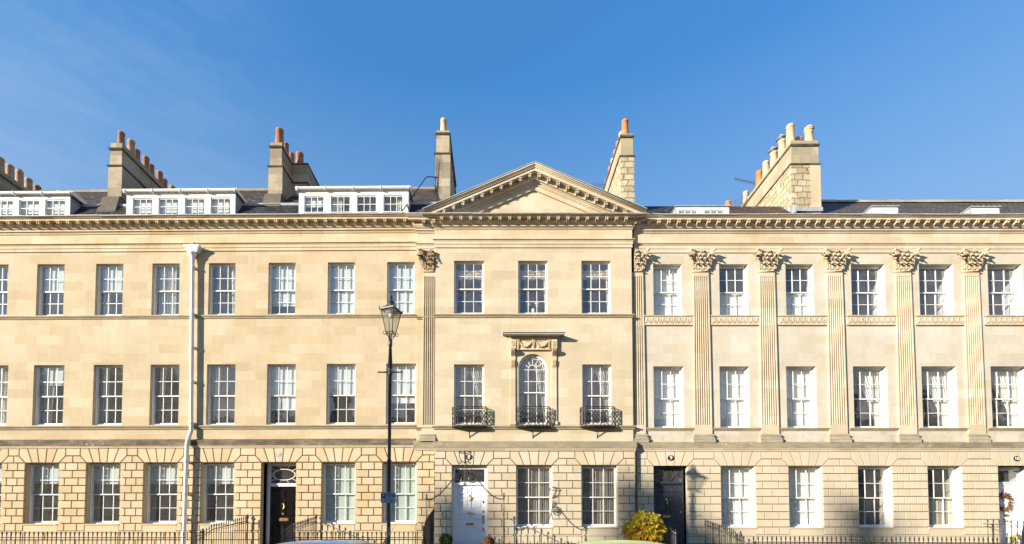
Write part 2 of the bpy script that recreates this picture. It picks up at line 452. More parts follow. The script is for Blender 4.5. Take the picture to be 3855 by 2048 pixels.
def room(mb, x0, x1, z0, z1, y, deep=2.6, m=.25):
    a, b, c, d = x0 - m, x1 + m, z0 - .15, z1 + .25
    mb.quad((a, y, c), (b, y, c), (b, y + deep, c), (a, y + deep, c))
    mb.quad((a, y, d), (b, y, d), (b, y + deep, d), (a, y + deep, d))
    mb.quad((a, y, c), (a, y, d), (a, y + deep, d), (a, y + deep, c))
    mb.quad((b, y, c), (b, y, d), (b, y + deep, d), (b, y + deep, c))
    mb.quad((a, y + deep, c), (b, y + deep, c), (b, y + deep, d), (a, y + deep, d))

def drape(mb, fx0, fx1, z0, z1, y, folds=7, amp=.03, nz=14, ph=0.0):
    """hanging cloth between edge functions fx0(t), fx1(t), t = 0 at top .. 1 at bottom; a thin two-sided layer"""
    nu = folds * 8
    def fn(yo):
        def f(a, t):
            xa, xb = fx0(t), fx1(t)
            w = amp * (math.sin(a * folds * 2 * PI + ph) + .4 * math.sin(a * folds * 4.7 * PI + 1.3 + 2 * t))
            return (xa + (xb - xa) * a, y + yo + w, z1 + (z0 - z1) * t)
        return f
    mb.grid(fn(0), nu, nz)

def panels(mb, x0, x1, z0, z1, yf, yb, rows, cols=2, mx=.11, mz=.11, raise_=.012, gap=None):
    """panelled leaf: flat slab, stiles proud round raised-and-fielded panels. rows: [(zlo,zhi)] as fractions"""
    H = z1 - z0; W = x1 - x0
    mb.box(x0, x1, yf + .02, yb, z0, z1)
    cw = (W - mx * (cols + 1)) / cols
    xs = [x0 + mx + i * (cw + mx) for i in range(cols)]
    zr = [(z0 + a * H, z0 + b * H) for a, b in rows]
    # stiles and rails
    e = [x0] + [v for i in range(cols) for v in (xs[i], xs[i] + cw)] + [x1]
    for i in range(0, len(e), 2): mb.box(e[i], e[i+1], yf, yf + .021, z0, z1)
    zz = [z0] + [v for r in zr for v in r] + [z1]
    for i in range(0, len(zz), 2):
        for xa in xs:
            if zz[i+1] - zz[i] > .004: mb.box(xa - .001, xa + cw + .001, yf + .0005, yf + .0205, zz[i], zz[i+1])
    for a, b in zr:
        for xa in xs:
            q = .035
            poly = [(xa + q, a + q), (xa + cw - q, a + q), (xa + cw - q, b - q), (xa + q, b - q)]
            mb.prism(poly, yf + .004, yf + .021, bev=.014)

def sash(root, x0, x1, z0, z1, Yf, cover='none', cols=3, bar=.021, box=.026, interior=None, arch=False, lining=None, deep=2.6):
    """sash window > glass, coverings. Yf: face of the upper sash"""
    o = .005; b = MB(); cx = (x0 + x1) / 2
    zt = z1 - (x1 - x0) / 2 if arch else z1
    ys0, ys1 = Yf, Yf + .042; yl0, yl1 = Yf + .045, Yf + .087
    # box frame
    b.box(x0 - o, x0 + box, Yf - .035, Yf + .1, z0 - o, zt); b.box(x1 - box, x1 + o, Yf - .035, Yf + .1, z0 - o, zt)
    if not arch: b.box(x0 + box, x1 - box, Yf - .034, Yf + .1, z1 - box, z1 + o)
    b.box(x0 + box, x1 - box, Yf - .05, Yf + .1, z0 - o, z0 + .035)
    xa, xb = x0 + box, x1 - box; zb = z0 + .035
    zm = (z0 + zt) / 2 if not arch else z0 + (z1 - z0) * .47
    s = .04; mr = .04
    # lower sash
    b.box(xa, xa + s, yl0, yl1, zb, zm); b.box(xb - s, xb, yl0, yl1, zb, zm)
    b.box(xa + s, xb - s, yl0 + .001, yl1, zb, zb + .075); b.box(xa + s, xb - s, yl0 + .001, yl1, zm - mr, zm)
    def bars(za, zb_, ya, yb, rows):
        w = (xb - xa - 2 * s) / cols
        for i in range(1, cols):
            c = xa + s + i * w; b.box(c - bar/2, c + bar/2, ya + .004, yb - .004, za, zb_)
        for j in range(1, rows):
            c = za + (zb_ - za) * j / rows; b.box(xa + s, xb - s, ya + .006, yb - .006, c - bar/2, c + bar/2)
    bars(zb + .075, zm - mr, yl0, yl1, 2)
    # upper sash
    ztop = (z1 - box) if not arch else zt
    b.box(xa, xa + s, ys0, ys1, zm - mr, ztop); b.box(xb - s, xb, ys0, ys1, zm - mr, ztop)
    b.box(xa + s, xb - s, ys0 + .001, ys1, zm - mr, zm + .002)
    if not arch:
        b.box(xa + s, xb - s, ys0 + .001, ys1, z1 - box - s, z1 - box)
        bars(zm, z1 - box - s, ys0, ys1, 2)
    else:
        r = (x1 - x0) / 2
        def arc(rad, a0, a1, n): return [(cx - rad * math.cos(a0 + (a1 - a0) * k / n), zt + rad * math.sin(a0 + (a1 - a0) * k / n)) for k in range(n + 1)]
        def band(r0, r1, ya, yb, n=20):
            p0, p1 = arc(r0, 0, PI, n), arc(r1, 0, PI, n)
            for k in range(n): b.prism([p0[k], p0[k+1], p1[k+1], p1[k]], ya, yb)
        band(r - box, r + o, Yf - .035, Yf + .1); band(r - box - s, r - box, ys0, ys1)
        w = (xb - xa - 2 * s) / cols; ri = w / 2
        for i in (1, 2):
            c = xa + s + i * w; b.box(c - bar/2, c + bar/2, ys0 + .004, ys1 - .004, zm, zt + .02)
        for zz in (zt - .02, (zm + zt) / 2 - .03):
            b.box(xa + s, xb - s, ys0 + .006, ys1 - .006, zz - bar/2, zz + bar/2)
        band(ri - bar/2, ri + bar/2, ys0 + .004, ys1 - .004, 14)
        rad = r - box - s
        for k in range(1, 6):
            if k == 3 and False: continue
            a = PI * k / 6
            p0 = Vector((cx - ri * math.cos(a), zt + ri * math.sin(a))); p1 = Vector((cx - rad * math.cos(a), zt + rad * math.sin(a)))
            n_ = Vector((math.sin(a), math.cos(a))) * (bar * .45)
            b.prism([tuple(p0 + n_), tuple(p0 - n_), tuple(p1 - n_), tuple(p1 + n_)], ys0 + .007, ys1 - .007)
        for k in range(6):                        # scalloped garland of curved bars inside the head
            a0, a1 = PI * k / 6, PI * (k + 1) / 6
            pts = []
            for q in range(9):
                u = q / 8; a = a0 + (a1 - a0) * u; rr_ = rad - .085 * math.sin(PI * u)
                pts.append((cx - rr_ * math.cos(a), Yf + .02, zt + rr_ * math.sin(a)))
            b.tube(pts, .011, 5)
    wn = b.build('window', M['white'], root)
    gq = MB()
    if arch:
        gq.quad((xa, Yf + .02, zm - .02), (xb, Yf + .02, zm - .02), (xb, Yf + .02, zt), (xa, Yf + .02, zt))
        p = arc(r - box, 0, PI, 20); gq.add([(q[0], Yf + .02, q[1]) for q in p], [tuple(range(len(p)))])
    else:
        gq.quad((xa, Yf + .02, zm - .02), (xb, Yf + .02, zm - .02), (xb, Yf + .02, z1 - box), (xa, Yf + .02, z1 - box))
    gq.quad((xa, Yf + .066, zb), (xb, Yf + .066, zb), (xb, Yf + .066, zm - .01), (xa, Yf + .066, zm - .01))
    gq.build('glass', M['glass'], wn)
    covering(wn, cover, x0, x1, z0, z1, Yf + .115, arch)
    if interior is not None: room(interior, x0, x1, z0, z1, Yf + .1, deep)
    if lining:
        q = MB(); d = lining; m = .05
        for xx, sg in ((x0, -1), (x1, 1)):
            xq = xx - sg * .004
            q.quad((xq + sg * m, Yf + .105, z0), (xq + sg * m, Yf + .105, z1), (xq + sg * (m + .10), Yf + .105 + d, z1), (xq + sg * (m + .10), Yf + .105 + d, z0))
            for zz in (z0 + .1, (z0 + z1) / 2 + .05):
                hh = (z1 - z0) / 2 - .2
                q.add([(xq + sg * (m + .016), Yf + .105 + .07, zz), (xq + sg * (m + .016), Yf + .105 + .07, zz + hh), (xq + sg * (m + .085), Yf + .105 + d - .07, zz + hh), (xq + sg * (m + .085), Yf + .105 + d - .07, zz)], [(0, 1, 2, 3)])
        q.build('shutter_case', M['shutter'], wn)
    return wn

def covering(wn, cover, x0, x1, z0, z1, y, arch=False):
    H = z1 - z0; W = x1 - x0; e = .12
    for c in cover.split('+'):
        k, _, arg = c.partition(':')
        a = float(arg) if arg else 0
        if k == 'blind' or k == 'blindg':
            zb = z1 - H * a
            b = MB(); b.grid(lambda u, v: (x0 - e + (W + 2*e) * u, y + .008 * math.sin(u * 9 + v * 2.0), zb + (z1 + .08 - zb) * v), 16, 10)
            b.box(x0 - e, x1 + e, y - .01, y + .012, zb - .025, zb + .003)
            b.build('roller_blind', M[k], wn)
        elif k == 'cl' or k == 'cr' or k == 'crb':      # curtain gathered at one side
            w = W * a
            b = MB()
            if k == 'cl': drape(b, lambda t: x0 - .1, lambda t: x0 + w * (1 - .25 * t), z0 - .02, z1 + .05, y + .06, max(3, int(9 * a)), .028)
            else: drape(b, lambda t: x1 - w * (1 - .25 * t), lambda t: x1 + .1, z0 - .02, z1 + .05, y + .06, max(3, int(9 * a)), .028, ph=1)
            b.build('curtain', M['beige' if k == 'crb' else ('beige' if a < .42 and k == 'cl' and H > 2.1 else 'sheer')], wn)
        elif k == 'sheer':
            b = MB(); drape(b, lambda t: x0 - .1, lambda t: x0 - .1 + (W + .2) * a, z0 - .02, z1 + .05, y + .05, int(9 * a) + 2, .02)
            b.build('curtain', M['sheer'], wn)
        elif k == 'pleat':
            b = MB(); drape(b, lambda t: x0 - .1, lambda t: x1 + .1, z0 - .02, z1 + .05, y + .06, 17, .03)
            b.build('curtain', M['greycur'], wn)
        elif k == 'tied':                                  # pair of sheers drawn back low down
            for sd in (-1, 1):
                b = MB(); ex = x0 - .08 if sd < 0 else x1 + .08
                mid = (x0 + x1) / 2
                def inner(t, sd=sd, ex=ex):
                    s_ = min(1.0, max(0.0, (t - .10) / .75)); s_ = s_ ** .75
                    full = mid + sd * .02; tied = ex - sd * (W * .17)
                    return full + (tied - full) * s_
                if sd < 0: drape(b, lambda t: ex, inner, z0, z1 + .03, y + .06, 7, .022)
                else: drape(b, inner, lambda t: ex, z0, z1 + .03, y + .06, 7, .022, ph=2)
                b.build('curtain', M['voile'], wn)
        elif k == 'tieright':                              # one big sheer swept to the right
            b = MB()
            def inner2(t):
                s_ = min(1.0, t / .85) ** .9
                return x0 + W * (.38 + a) + (x1 - W * .14 - (x0 + W * (.38 + a))) * s_
            drape(b, inner2, lambda t: x1 + .02 - .12 * max(0, t - .8), z0 + .05, z1 + .03, y + .1, 7, .025)
            b.build('curtain', M['sheer'], wn)
            b = MB(); drape(b, lambda t: x0 - .08, lambda t: x0 + W * .28 * (1 - t) ** .8 - .02, z0 + .05, z1 + .03, y + .1, 4, .022)
            b.build('curtain', M['sheer'], wn)
        elif k == 'swag':
            b = MB()
            def sw(u, v):
                d = .27 + .11 * abs(math.sin(u * 3 * PI)) ** .8
                zz = z1 - .24 - d * v - .03 * math.sin(v * PI * 6) * .4
                return (x0 - .06 + (W + .12) * u, y + .05 - .045 * math.sin(v * PI * 5) - .02 * math.sin(u * 6 * PI), zz)
            b.grid(sw, 48, 14); b.build('swag', M['creamcur'], wn)
            for sd in (-1, 1):
                b = MB()
                ex = x0 - .05 if sd < 0 else x1 + .05
                if sd < 0: drape(b, lambda t: ex, lambda t: ex + .20 - .07 * t, z0, z1 - .2, y + .05, 3, .02)
                else: drape(b, lambda t: ex - .20 + .07 * t, lambda t: ex, z0, z1 - .2, y + .05, 3, .02)
                b.build('curtain', M['creamcur'], wn)
        elif k == 'shut':                                  # closed panelled shutters, a = covered fraction from below
            zt = z0 + H * a
            b = MB(); n = 4; w = (W + .1) / n
            for i in range(n):
                xa = x0 - .05 + i * w + .004; off = (.0, .012, .02, .004)[i]
                panels(b, xa, xa + w - .008, z0, zt - .0, y + .02 + off, y + .07 + off, [(.04, .47), (.53, .96)], 1, .045)
            b.build('shutter', M['shutter'], wn)
        elif k == 'cafe':
            b = MB(); drape(b, lambda t: x0 - .05, lambda t: x1 + .05, z0, z0 + H * a, y + .05, 5, .02)
            b.build('curtain', M['beige'], wn)

COURSE = .2946
def rusticated(roots, mat, xL, xR, zt, zh, openings, Yf, joint=.06, zbase=-2.6, reveal=.24, g_=.012):
    """ground storey: channelled blocks in front of a backing wall. openings: (x0,x1,zsill,zfloor,is_door)"""
    bv = .004
    if not isinstance(roots, list): roots = [(roots, xR)]
    mbs = [MB() for _ in roots]
    def pick(x):
        for (h, xe), mb in zip(roots, mbs):
            if x <= xe: return mb
        return mbs[-1]
    Yb = Yf + joint
    zp = zh - 9 * COURSE
    holes = []
    for x0, x1, zs_, zf, door in openings:
        holes.append((x0, x1, zf if door else zs_, zh))
    xs_ = xL
    for (h, xe), mb in zip(roots, mbs):
        xe = min(xe, xR); wall_grid(mb, xs_, xe, zbase, zt + .02, Yb, [q for q in holes if xs_ < (q[0] + q[1]) / 2 < xe], reveal + .12); xs_ = xe
    def blk(poly, y=Yf): pick(sum(p[0] for p in poly) / len(poly)).prism(inset(poly, g_), y, Yb + .03, bev=bv)
    ops = sorted(openings)
    piers = []
    cur = xL
    for o in ops: piers.append((cur, o[0])); cur = o[1]
    piers.append((cur, xR))
    ext = {}
    zm = zh + (zt - zh) * .48
    def aof(w, edge): return min(.25, w * (.6 if edge else .36))
    aL = []; aR = []
    for i, o in enumerate(ops):
        pl = piers[i]; pr = piers[i + 1]
        aL.append(aof(pl[1] - pl[0], i == 0)); aR.append(aof(pr[1] - pr[0], i == len(ops) - 1))
    for i, o in enumerate(ops):
        x0, x1 = o[0], o[1]; a, c = aL[i], aR[i]
        T = [x0 - a + (x1 - x0 + a + c) * q for q in (0, .175, .387, .60, .822, 1)]
        w = x1 - x0
        B = [x0, x0 + .205 * w, x0 + .41 * w, x0 + .605 * w, x0 + .80 * w, x1]
        blk([(T[0], zm), (B[0], zh), (B[1], zh), (T[1], zt), (T[0], zt)])
        for k in (1, 2, 3): blk([(B[k], zh), (B[k+1], zh), (T[k+1], zt), (T[k], zt)])
        blk([(B[4], zh), (B[5], zh), (T[5], zm), (T[5], zt), (T[4], zt)])
        if not o[4]:
            # sill slab and apron
            b = pick((x0 + x1) / 2); b.box(x0 - .02, x1 + .02, Yf - .015, Yb + .2, o[2] - .05, o[2])
            b.box(x0 + .003, x1 - .003, Yf + .012, Yb + .1, zp, o[2] - .051)
    for i, (pa, pb) in enumerate(piers):
        w = pb - pa
        if w < .03: continue
        la = aR[i-1] if i > 0 else 0; ra = aL[i] if i < len(ops) else 0
        if w - la - ra > .06: blk([(pa + la, zm), (pb - ra, zm), (pb - ra, zt), (pa + la, zt)])
        mid = (pa + pb) / 2
        if w > .45:
            blk([(pa, zh), (mid, zh), (mid, zm)] + ([(pa + la, zm)] if la else [(pa, zm)]))
            blk([(mid, zh), (pb, zh)] + ([(pb - ra, zm)] if ra else [(pb, zm)]) + [(mid, zm)])
        else:
            blk([(pa, zh), (pb, zh)] + ([(pb - ra, zm)] if ra else [(pb, zm)]) + ([(pa + la, zm)] if la else [(pa, zm)]))
        for k in range(13):
            za, zb_ = zh - (k + 1) * COURSE, zh - k * COURSE
            if k >= 9: za -= .05; zb_ -= .05
            nseg = max(1, int(w / 1.05))
            xs = [pa]
            if w < .45: cuts = [.5] if k % 2 == 0 and w > .3 else []
            elif w < .8: cuts = [.36] if k % 2 else [.66]
            elif w < 1.35: cuts = [.5] if k % 2 else [.24 + random.uniform(-.02, .02), .70 + random.uniform(-.02, .02)]
            else:
                n = int(round(w / .52)); cuts = [(j + (.5 if k % 2 else 0)) / n for j in range(0 if k % 2 else 1, n)]
                cuts = [c for c in cuts if .08 < c < .95]
            xs += [pa + w * c for c in cuts] + [pb]
            for j in range(len(xs) - 1):
                blk([(xs[j], za), (xs[j+1], za), (xs[j+1], zb_), (xs[j], zb_)], Yf + random.uniform(0, .003))
        # plinth fillet between the courses and the basement
        pick((pa + pb) / 2).box(pa + .002, pb - .002, Yf - .02, Yb + .02, zp - .05, zp - .002)
    # under windows below plinth
    for o in ops:
        if o[4]: continue
        pick((o[0] + o[1]) / 2).box(o[0] + .002, o[1] - .002, Yf - .018, Yb + .02, zp - .05, zp - .003)
        for k in range(9, 13):
            za, zb_ = zh - (k + 1) * COURSE - .05, zh - k * COURSE - .05
            mid = (o[0] + o[1]) / 2 + (.2 if k % 2 else -.15)
            blk([(o[0], za), (mid, za), (mid, zb_), (o[0], zb_)]); blk([(mid, za), (o[1], za), (o[1], zb_), (mid, zb_)])
    # end faces
    for xx, b in ((xL, mbs[0]), (xR, mbs[-1])): b.quad((xx, Yf + .004, zbase), (xx, Yf + .3, zbase), (xx, Yf + .3, zt), (xx, Yf + .004, zt))
    for (h, xe), mb in zip(roots, mbs): mb.build('rusticated_wall', mat, h)

def course_pts(*pv):
    """profile list of (Y, v) -> (Y, z)"""
    return [(y, Z(v, y)) for y, v in pv]

def modillion_mesh(mat, w=.105, h=.14, d=.165):
    b = MB()
    pr = [(0, 0), (-d, 0), (-d, -.085), (-d + .015, -.115), (-d + .045, -.10), (-d + .08, -.11), (-d + .12, -h), (0, -h)]
    for x0, x1 in ((-w/2, -w/2 + .022), (w/2 - .022, w/2)): b.prof(x0, x1, pr)
    pr2 = [(y + (.012 if y < -.01 else 0), z + (.008 if z < -.01 else 0)) for y, z in pr]
    b.prof(-w/2 + .022, w/2 - .022, pr2)
    b.prof(-w/2 - .018, w/2 + .018, [(0, .0), (-d - .02, .0), (-d - .02, -.03), (0, -.03)])
    return b.mesh('modillion', mat)

def entablature(root, mat, u0, u1, vs, Yw, mod_me, mitL=0, mitR=0, n_mod=None, spacing=.385, lead=True, x0=None, x1=None, first=None, big=.55):
    """vs: gutter, cyma, corona_bottom, mod_bottom, bed_bottom, frieze_bottom, arch_bottom (image rows)"""
    vg, vc, vb, vm, vd, vf, va = vs
    xa = X(u0, 700, Yw) if x0 is None else x0; xb = X(u1, 700, Yw) if x1 is None else x1
    y = lambda d: Yw - d
    zb = Z(va, y(.10))
    b = MB()
    def P(mit, pts):
        n = len(pts)
        A = [(xa - (mitL * (Yw - yy)), yy, zz) for yy, zz in pts]; B = [(xb + (mitR * (Yw - yy)), yy, zz) for yy, zz in pts]
        fs = [tuple(range(n)), tuple(range(2*n-1, n-1, -1))] + [(i, (i+1) % n, n + (i+1) % n, n + i) for i in range(n)]
        b.add(A + B, fs)
    # architrave: two fasciae and cap moulding
    zf = Z(vf, y(.09)); za = Z(va, y(.035)); zmid = za + (zf - za) * .40; zcap = za + (zf - za) * .74
    P(1, [(Yw + .05, za), (y(.035), za), (y(.035), zmid), (Yw + .05, zmid)])
    P(1, [(Yw + .05, zmid), (y(.055), zmid), (y(.055), zcap), (Yw + .05, zcap)])
    P(1, [(Yw + .05, zcap), (y(.062), zcap), (y(.075), zcap + .03), (y(.105), zf - .03), (y(.115), zf - .028), (y(.115), zf - .004), (Yw + .05, zf - .004)])
    # frieze
    zd = Z(vd, y(.08))
    P(1, [(Yw + .05, zf - .004), (y(.03), zf - .004), (y(.03), zd), (Yw + .05, zd)])
    # bed mould
    zm = Z(vm, y(.2))
    hb = zm - zd
    P(1, [(Yw + .05, zd), (y(.05), zd), (y(.075), zd + hb * .18), (y(.075), zd + hb * .26), (y(.12), zd + hb * .30), (y(.12), zd + hb * .52), (y(.15), zd + hb * .56), (y(.20), zd + hb * .86), (y(.20), zm), (Yw + .05, zm)])
    # modillion band (back board) and corona
    zs = Z(vb, y(big - .06))
    P(1, [(Yw + .05, zm), (y(.19), zm), (y(.19), zs + .0), (Yw + .05, zs)])
    zc = Z(vc, y(big - .03)); zg = Z(vg, y(big + .07))
    zt2 = zc + (zg - zc)
    hc = zt2 - zs
    P(1, [(Yw + .05, zs), (y(big - .08), zs), (y(big - .06), zs + .004), (y(big - .06), zs + hc * .54), (y(big - .03), zs + hc * .57), (y(big - .03), zs + hc * .63), (y(big - .015), zs + hc * .66), (y(big + .005), zs + hc * .82), (y(big + .03), zs + hc * .92), (y(big + .03), zt2), (Yw + .05, zt2 + .03)])
    co = b.build('cornice', mat, root)
    if lead:
        l = MB()
        A = [(xa - mitL * (big + .1), y(big + .085), zt2 - .012), (xb + mitR * (big + .1), y(big + .085), zt2 - .012)]
        xs_a, xs_b = xa - mitL * (big + .045), xb + mitR * (big + .045)
        n = max(2, int((xs_b - xs_a) / .9))
        for i in range(n):
            x_0 = xs_a + (xs_b - xs_a) * i / n; x_1 = xs_a + (xs_b - xs_a) * (i + 1) / n
            dz = random.uniform(0, .012)
            l.prof(x_0, x_1 - .01, [(y(big + .042), zt2 - .015 + dz), (y(big + .042), zt2 + .022 + dz), (Yw + .3, zt2 + .07 + dz), (Yw + .3, zt2 + .035)])
        l.build('lead_flashing', M['lead'], co)
    # modillions
    s0 = xa - mitL * (big - .3) if mitL else xa
    s1 = xb + mitR * (big - .3) if mitR else xb
    if first is None: first = s0 + spacing * .5
    x = first
    while x < s1 - .05:
        if x > s0 + .03: inst('modillion', mod_me, co, (x, y(.19), zs - .002))
        x += spacing
    return co, zt2

def spiral(cx, cz, r0, r1, turns, a0, sg=1, n=26, y=0.0, y1=None):
    pts = []
    for i in range(n + 1):
        t = i / n; r = r0 + (r1 - r0) * t; a = a0 + sg * turns * 2 * PI * t
        yy = y if y1 is None else y + (y1 - y) * t
        pts.append((cx + r * math.cos(a), yy, cz + r * math.sin(a)))
    return pts

def capital_mesh(mat, w=.60, h=.90, clip=None):
    """Corinthian pilaster capital; origin at bottom centre on the wall plane, front is -y"""
    b = MB(); hw = w / 2
    # bell
    def bell(u, v):
        zz = h * .86 * v; f = 1 + .10 * v ** 2
        return (-hw * f + 2 * hw * f * u, -(.085 + .07 * v ** 2), zz)
    b.grid(bell, 6, 6)
    for sg in (-1, 1):
        b.grid(lambda u, v: (sg * hw * (1 + .10 * v ** 2), -(.085 + .07 * v ** 2) * u, h * .86 * v), 1, 6)
    # astragal
    b.prof(-hw - .03, hw + .03, [(0, -.03), (-.10, -.03), (-.125, -.012), (-.125, .010), (-.10, .03), (0, .03)])
    def leaf(cx, z0, hh, ww, y0, out, dirx=0.0):
        """acanthus leaf: rises against the bell, lip curls outward"""
        nl, nw = 11, 6
        def f(u, v):
            s = (u - .5) * 2
            if v < .72: zz = z0 + hh * v / .72 * .93; oy = .035 + .045 * (v / .72) ** 2
            else:
                a = (v - .72) / .28 * PI * 1.05
                zz = z0 + hh * (.93 + .09 * math.sin(a)); oy = .08 + out * (1 - math.cos(a)) / 2
                zz -= .10 * hh * max(0, (v - .86) / .14)
            lob = 1 + .16 * math.sin(v * 17)
            wd = ww * (.62 + .5 * math.sin(min(1, v * 1.15) * PI * .8)) * lob * (1 - .45 * max(0, v - .75) / .25)
            rib = .028 * abs(s) ** 1.3 + .014 * math.sin(s * 9)
            return (cx + s * wd / 2 + dirx * oy, -(y0 + oy - rib), zz)
        b.grid(f, nw * 2, nl * 2)
    for cx in (-.205, 0, .205): leaf(cx, .02, .30, .20, .075, .10)
    for cx, dx in ((-.27, -.9), (-.10, 0), (.10, 0), (.27, .9)): leaf(cx, .10, .43, .19, .095, .12, dx)
    for cx, dx in ((-.32, -1.0), (0, 0), (.32, 1.0)): leaf(cx, .26, .40, .21, .10, .13, dx)
    # volutes at corners, and small helices in the centre
    for sg in (-1, 1):
        c = sg * .375
        b.tube([(sg * .13, -.14, .44), (sg * .20, -.18, .56), (sg * .28, -.22, .70), (c - sg * .02, -.255, .80)] + spiral(c, .715, .092, .012, 1.75, PI / 2, -sg, 30, -.265, -.29), [.030, .030, .030, .030] + [.028 - .014 * i / 30 for i in range(31)], 6)
        b.ball((c, -.27, .715), .055, 8, 1, .5, 1)
        c2 = sg * .085
        b.tube([(sg * .12, -.15, .46), (sg * .14, -.18, .60), (sg * .11, -.20, .74)] + spiral(c2, .70, .058, .01, 1.5, PI / 2, sg, 22, -.20, -.235), [.022] * 3 + [.02 - .01 * i / 22 for i in range(23)], 5)
        # side volute seen edge on
        b.tube([(sg * .33, -.10, .50), (sg * .38, -.10, .66), (sg * .42, -.10, .78)] + [(p[1], p[0], p[2]) for p in spiral(-.10, .715, .08, .012, 1.5, PI / 2, -1, 20, sg * .41)], .022, 5)
    # abacus with hollow front
    n = 14
    def aba(z0, z1, e):
        fr = []
        for i in range(n + 1):
            t = i / n * 2 - 1
            fr.append((t * (.475 + e), -(.15 + e + .17 * abs(t) ** 2.2)))
        poly = fr + [(.475 + e, 0), (-.475 - e, 0)]
        vs = [(x, y, z0) for x, y in poly] + [(x, y, z1) for x, y in poly]; m = len(poly)
        b.add(vs, [tuple(range(m)), tuple(range(2*m-1, m-1, -1))] + [(i, (i+1) % m, m + (i+1) % m, m + i) for i in range(m)])
    aba(.80, .845, 0); aba(.846, .90, .022)
    b.ball((0, -.21, .85), .062, 8, 1, .7, 1)
    for k in range(6): b.ball((.05 * math.cos(k * PI / 3), -.235, .85 + .05 * math.sin(k * PI / 3)), .03, 6)
    if clip:                                     # part buried in the wall beside it
        import bmesh
        me = b.mesh('capital', mat, True); bm = bmesh.new(); bm.from_mesh(me)
        for x, n in ((clip[0], -1), (clip[1], 1)):
            bmesh.ops.bisect_plane(bm, geom=bm.verts[:] + bm.edges[:] + bm.faces[:], plane_co=(x, 0, 0), plane_no=(n, 0, 0), clear_outer=True)
        bm.to_mesh(me); bm.free(); return me
    return b.mesh('capital', mat, True)

def fluted_shaft(b, cx, z0, z1, wb, wt, Yw, proud, flutes=7):
    """tapering fluted pilaster shaft: solid profile lofted from bottom to top"""
    def section(w, fl):
        hw = w / 2; pts = [(-hw, 0.02), (-hw, -proud)]
        f = w * .90 / flutes; x = -hw + w * .05
        for k in range(flutes):
            fw = f * .64; x0 = x + (f - fw) / 2
            d = .06 if fl else 0.0
            pts += [(x0, -proud)] + [(x0 + fw * (.5 - .5 * math.cos(PI * q / 5)), -proud + d * math.sin(PI * q / 5)) for q in range(1, 5)] + [(x0 + fw, -proud)]
            x += f
        return pts + [(hw, -proud), (hw, 0.02)]
    H = z1 - z0
    lev = [(0, 0), (.055, 0), (.056, 1), (.35, 1), (.65, 1), (.85, 1), (.9745, 1), (.975, 0), (1, 0)]
    n = None; vs = []; fs = []
    for i, (t, fl) in enumerate(lev):
        w = wb + (wt - wb) * (t ** 1.5)
        s = section(w, fl); n = len(s)
        vs += [(cx + x, Yw + y, z0 + H * t) for x, y in s]
    for i in range(len(lev) - 1):
        for k in range(n - 1):
            fs.append((i*n + k, i*n + k + 1, (i+1)*n + k + 1, (i+1)*n + k))
    b.add(vs, fs)

def pilaster(root, u, Yw, vtop, vcapb, vbot, vbase, mat, cap_me, wb=.685, wt=.60, proud=.07, cdx=0.0, cut=(-9, 9)):
    cx = X(u, 1095, Yw - proud)
    z_c = Z(vcapb, Yw - proud); zb = Z(vbot, Yw - proud); zz = Z(vbase, Yw - .12)
    b = MB(); fluted_shaft(b, cx, zb, z_c, wb, wt, Yw, proud)
    p = b.build('pilaster', mat, root)
    ztop = Z(vtop, Yw - .25)
    inst('capital', cap_me, p, (cx + cdx, Yw + .01, z_c + .03), 0, (1, 1, (ztop - z_c - .03) / .90))
    q = MB(); h = zb - zz
    def lim(o): return max(cut[0], cx - wb/2 - o), min(cut[1], cx + wb/2 + o)
    P = lambda a, b_, o0, o1: q.prof(*lim(o0), [(Yw + .02, zz + a * h), (Yw - proud - o0, zz + a * h), (Yw - proud - o1, zz + b_ * h), (Yw + .02, zz + b_ * h)])
    P(0, .36, .085, .085)
    for a, b_, o0, o1 in ((.36, .46, .055, .072), (.46, .58, .072, .05), (.58, .70, .035, .035), (.70, .82, .03, .052), (.82, .92, .052, .03), (.92, 1.0, .018, .012)):
        q.prof(*lim(max(o0, o1)), [(Yw + .02, zz + a * h), (Yw - proud - o0, zz + a * h), (Yw - proud - (o0+o1)/2 - .006, zz + (a+b_)/2 * h), (Yw - proud - o1, zz + b_ * h), (Yw + .02, zz + b_ * h)])
    q.build('pilaster_base', M['base_r'], p)
    return p

def strip(root, name, mat, x0, x1, pts, mit=(0, 0), yref=0.0):
    b = MB(); n = len(pts)
    A = [(x0 - mit[0] * max(0, yref - y), y, z) for y, z in pts]; B = [(x1 + mit[1] * max(0, yref - y), y, z) for y, z in pts]
    b.add(A + B, [tuple(range(n)), tuple(range(2*n-1, n-1, -1))] + [(i, (i+1) % n, n + (i+1) % n, n + i) for i in range(n)])
    return b.build(name, mat, root)

def sill_string(root, mat, x0, x1, v0, v1, Yw, p=.07, mit=(0, 0)):
    za, zb = Z(v1, Yw - p * .4), Z(v0, Yw - p); h = zb - za
    return strip(root, 'string_course', mat, x0, x1, [(Yw + .05, za), (Yw - p * .35, za), (Yw - p * .55, za + h * .4), (Yw - p * .9, za + h * .62), (Yw - p, za + h * .66), (Yw - p, zb), (Yw + .05, zb + .012)], mit, Yw)

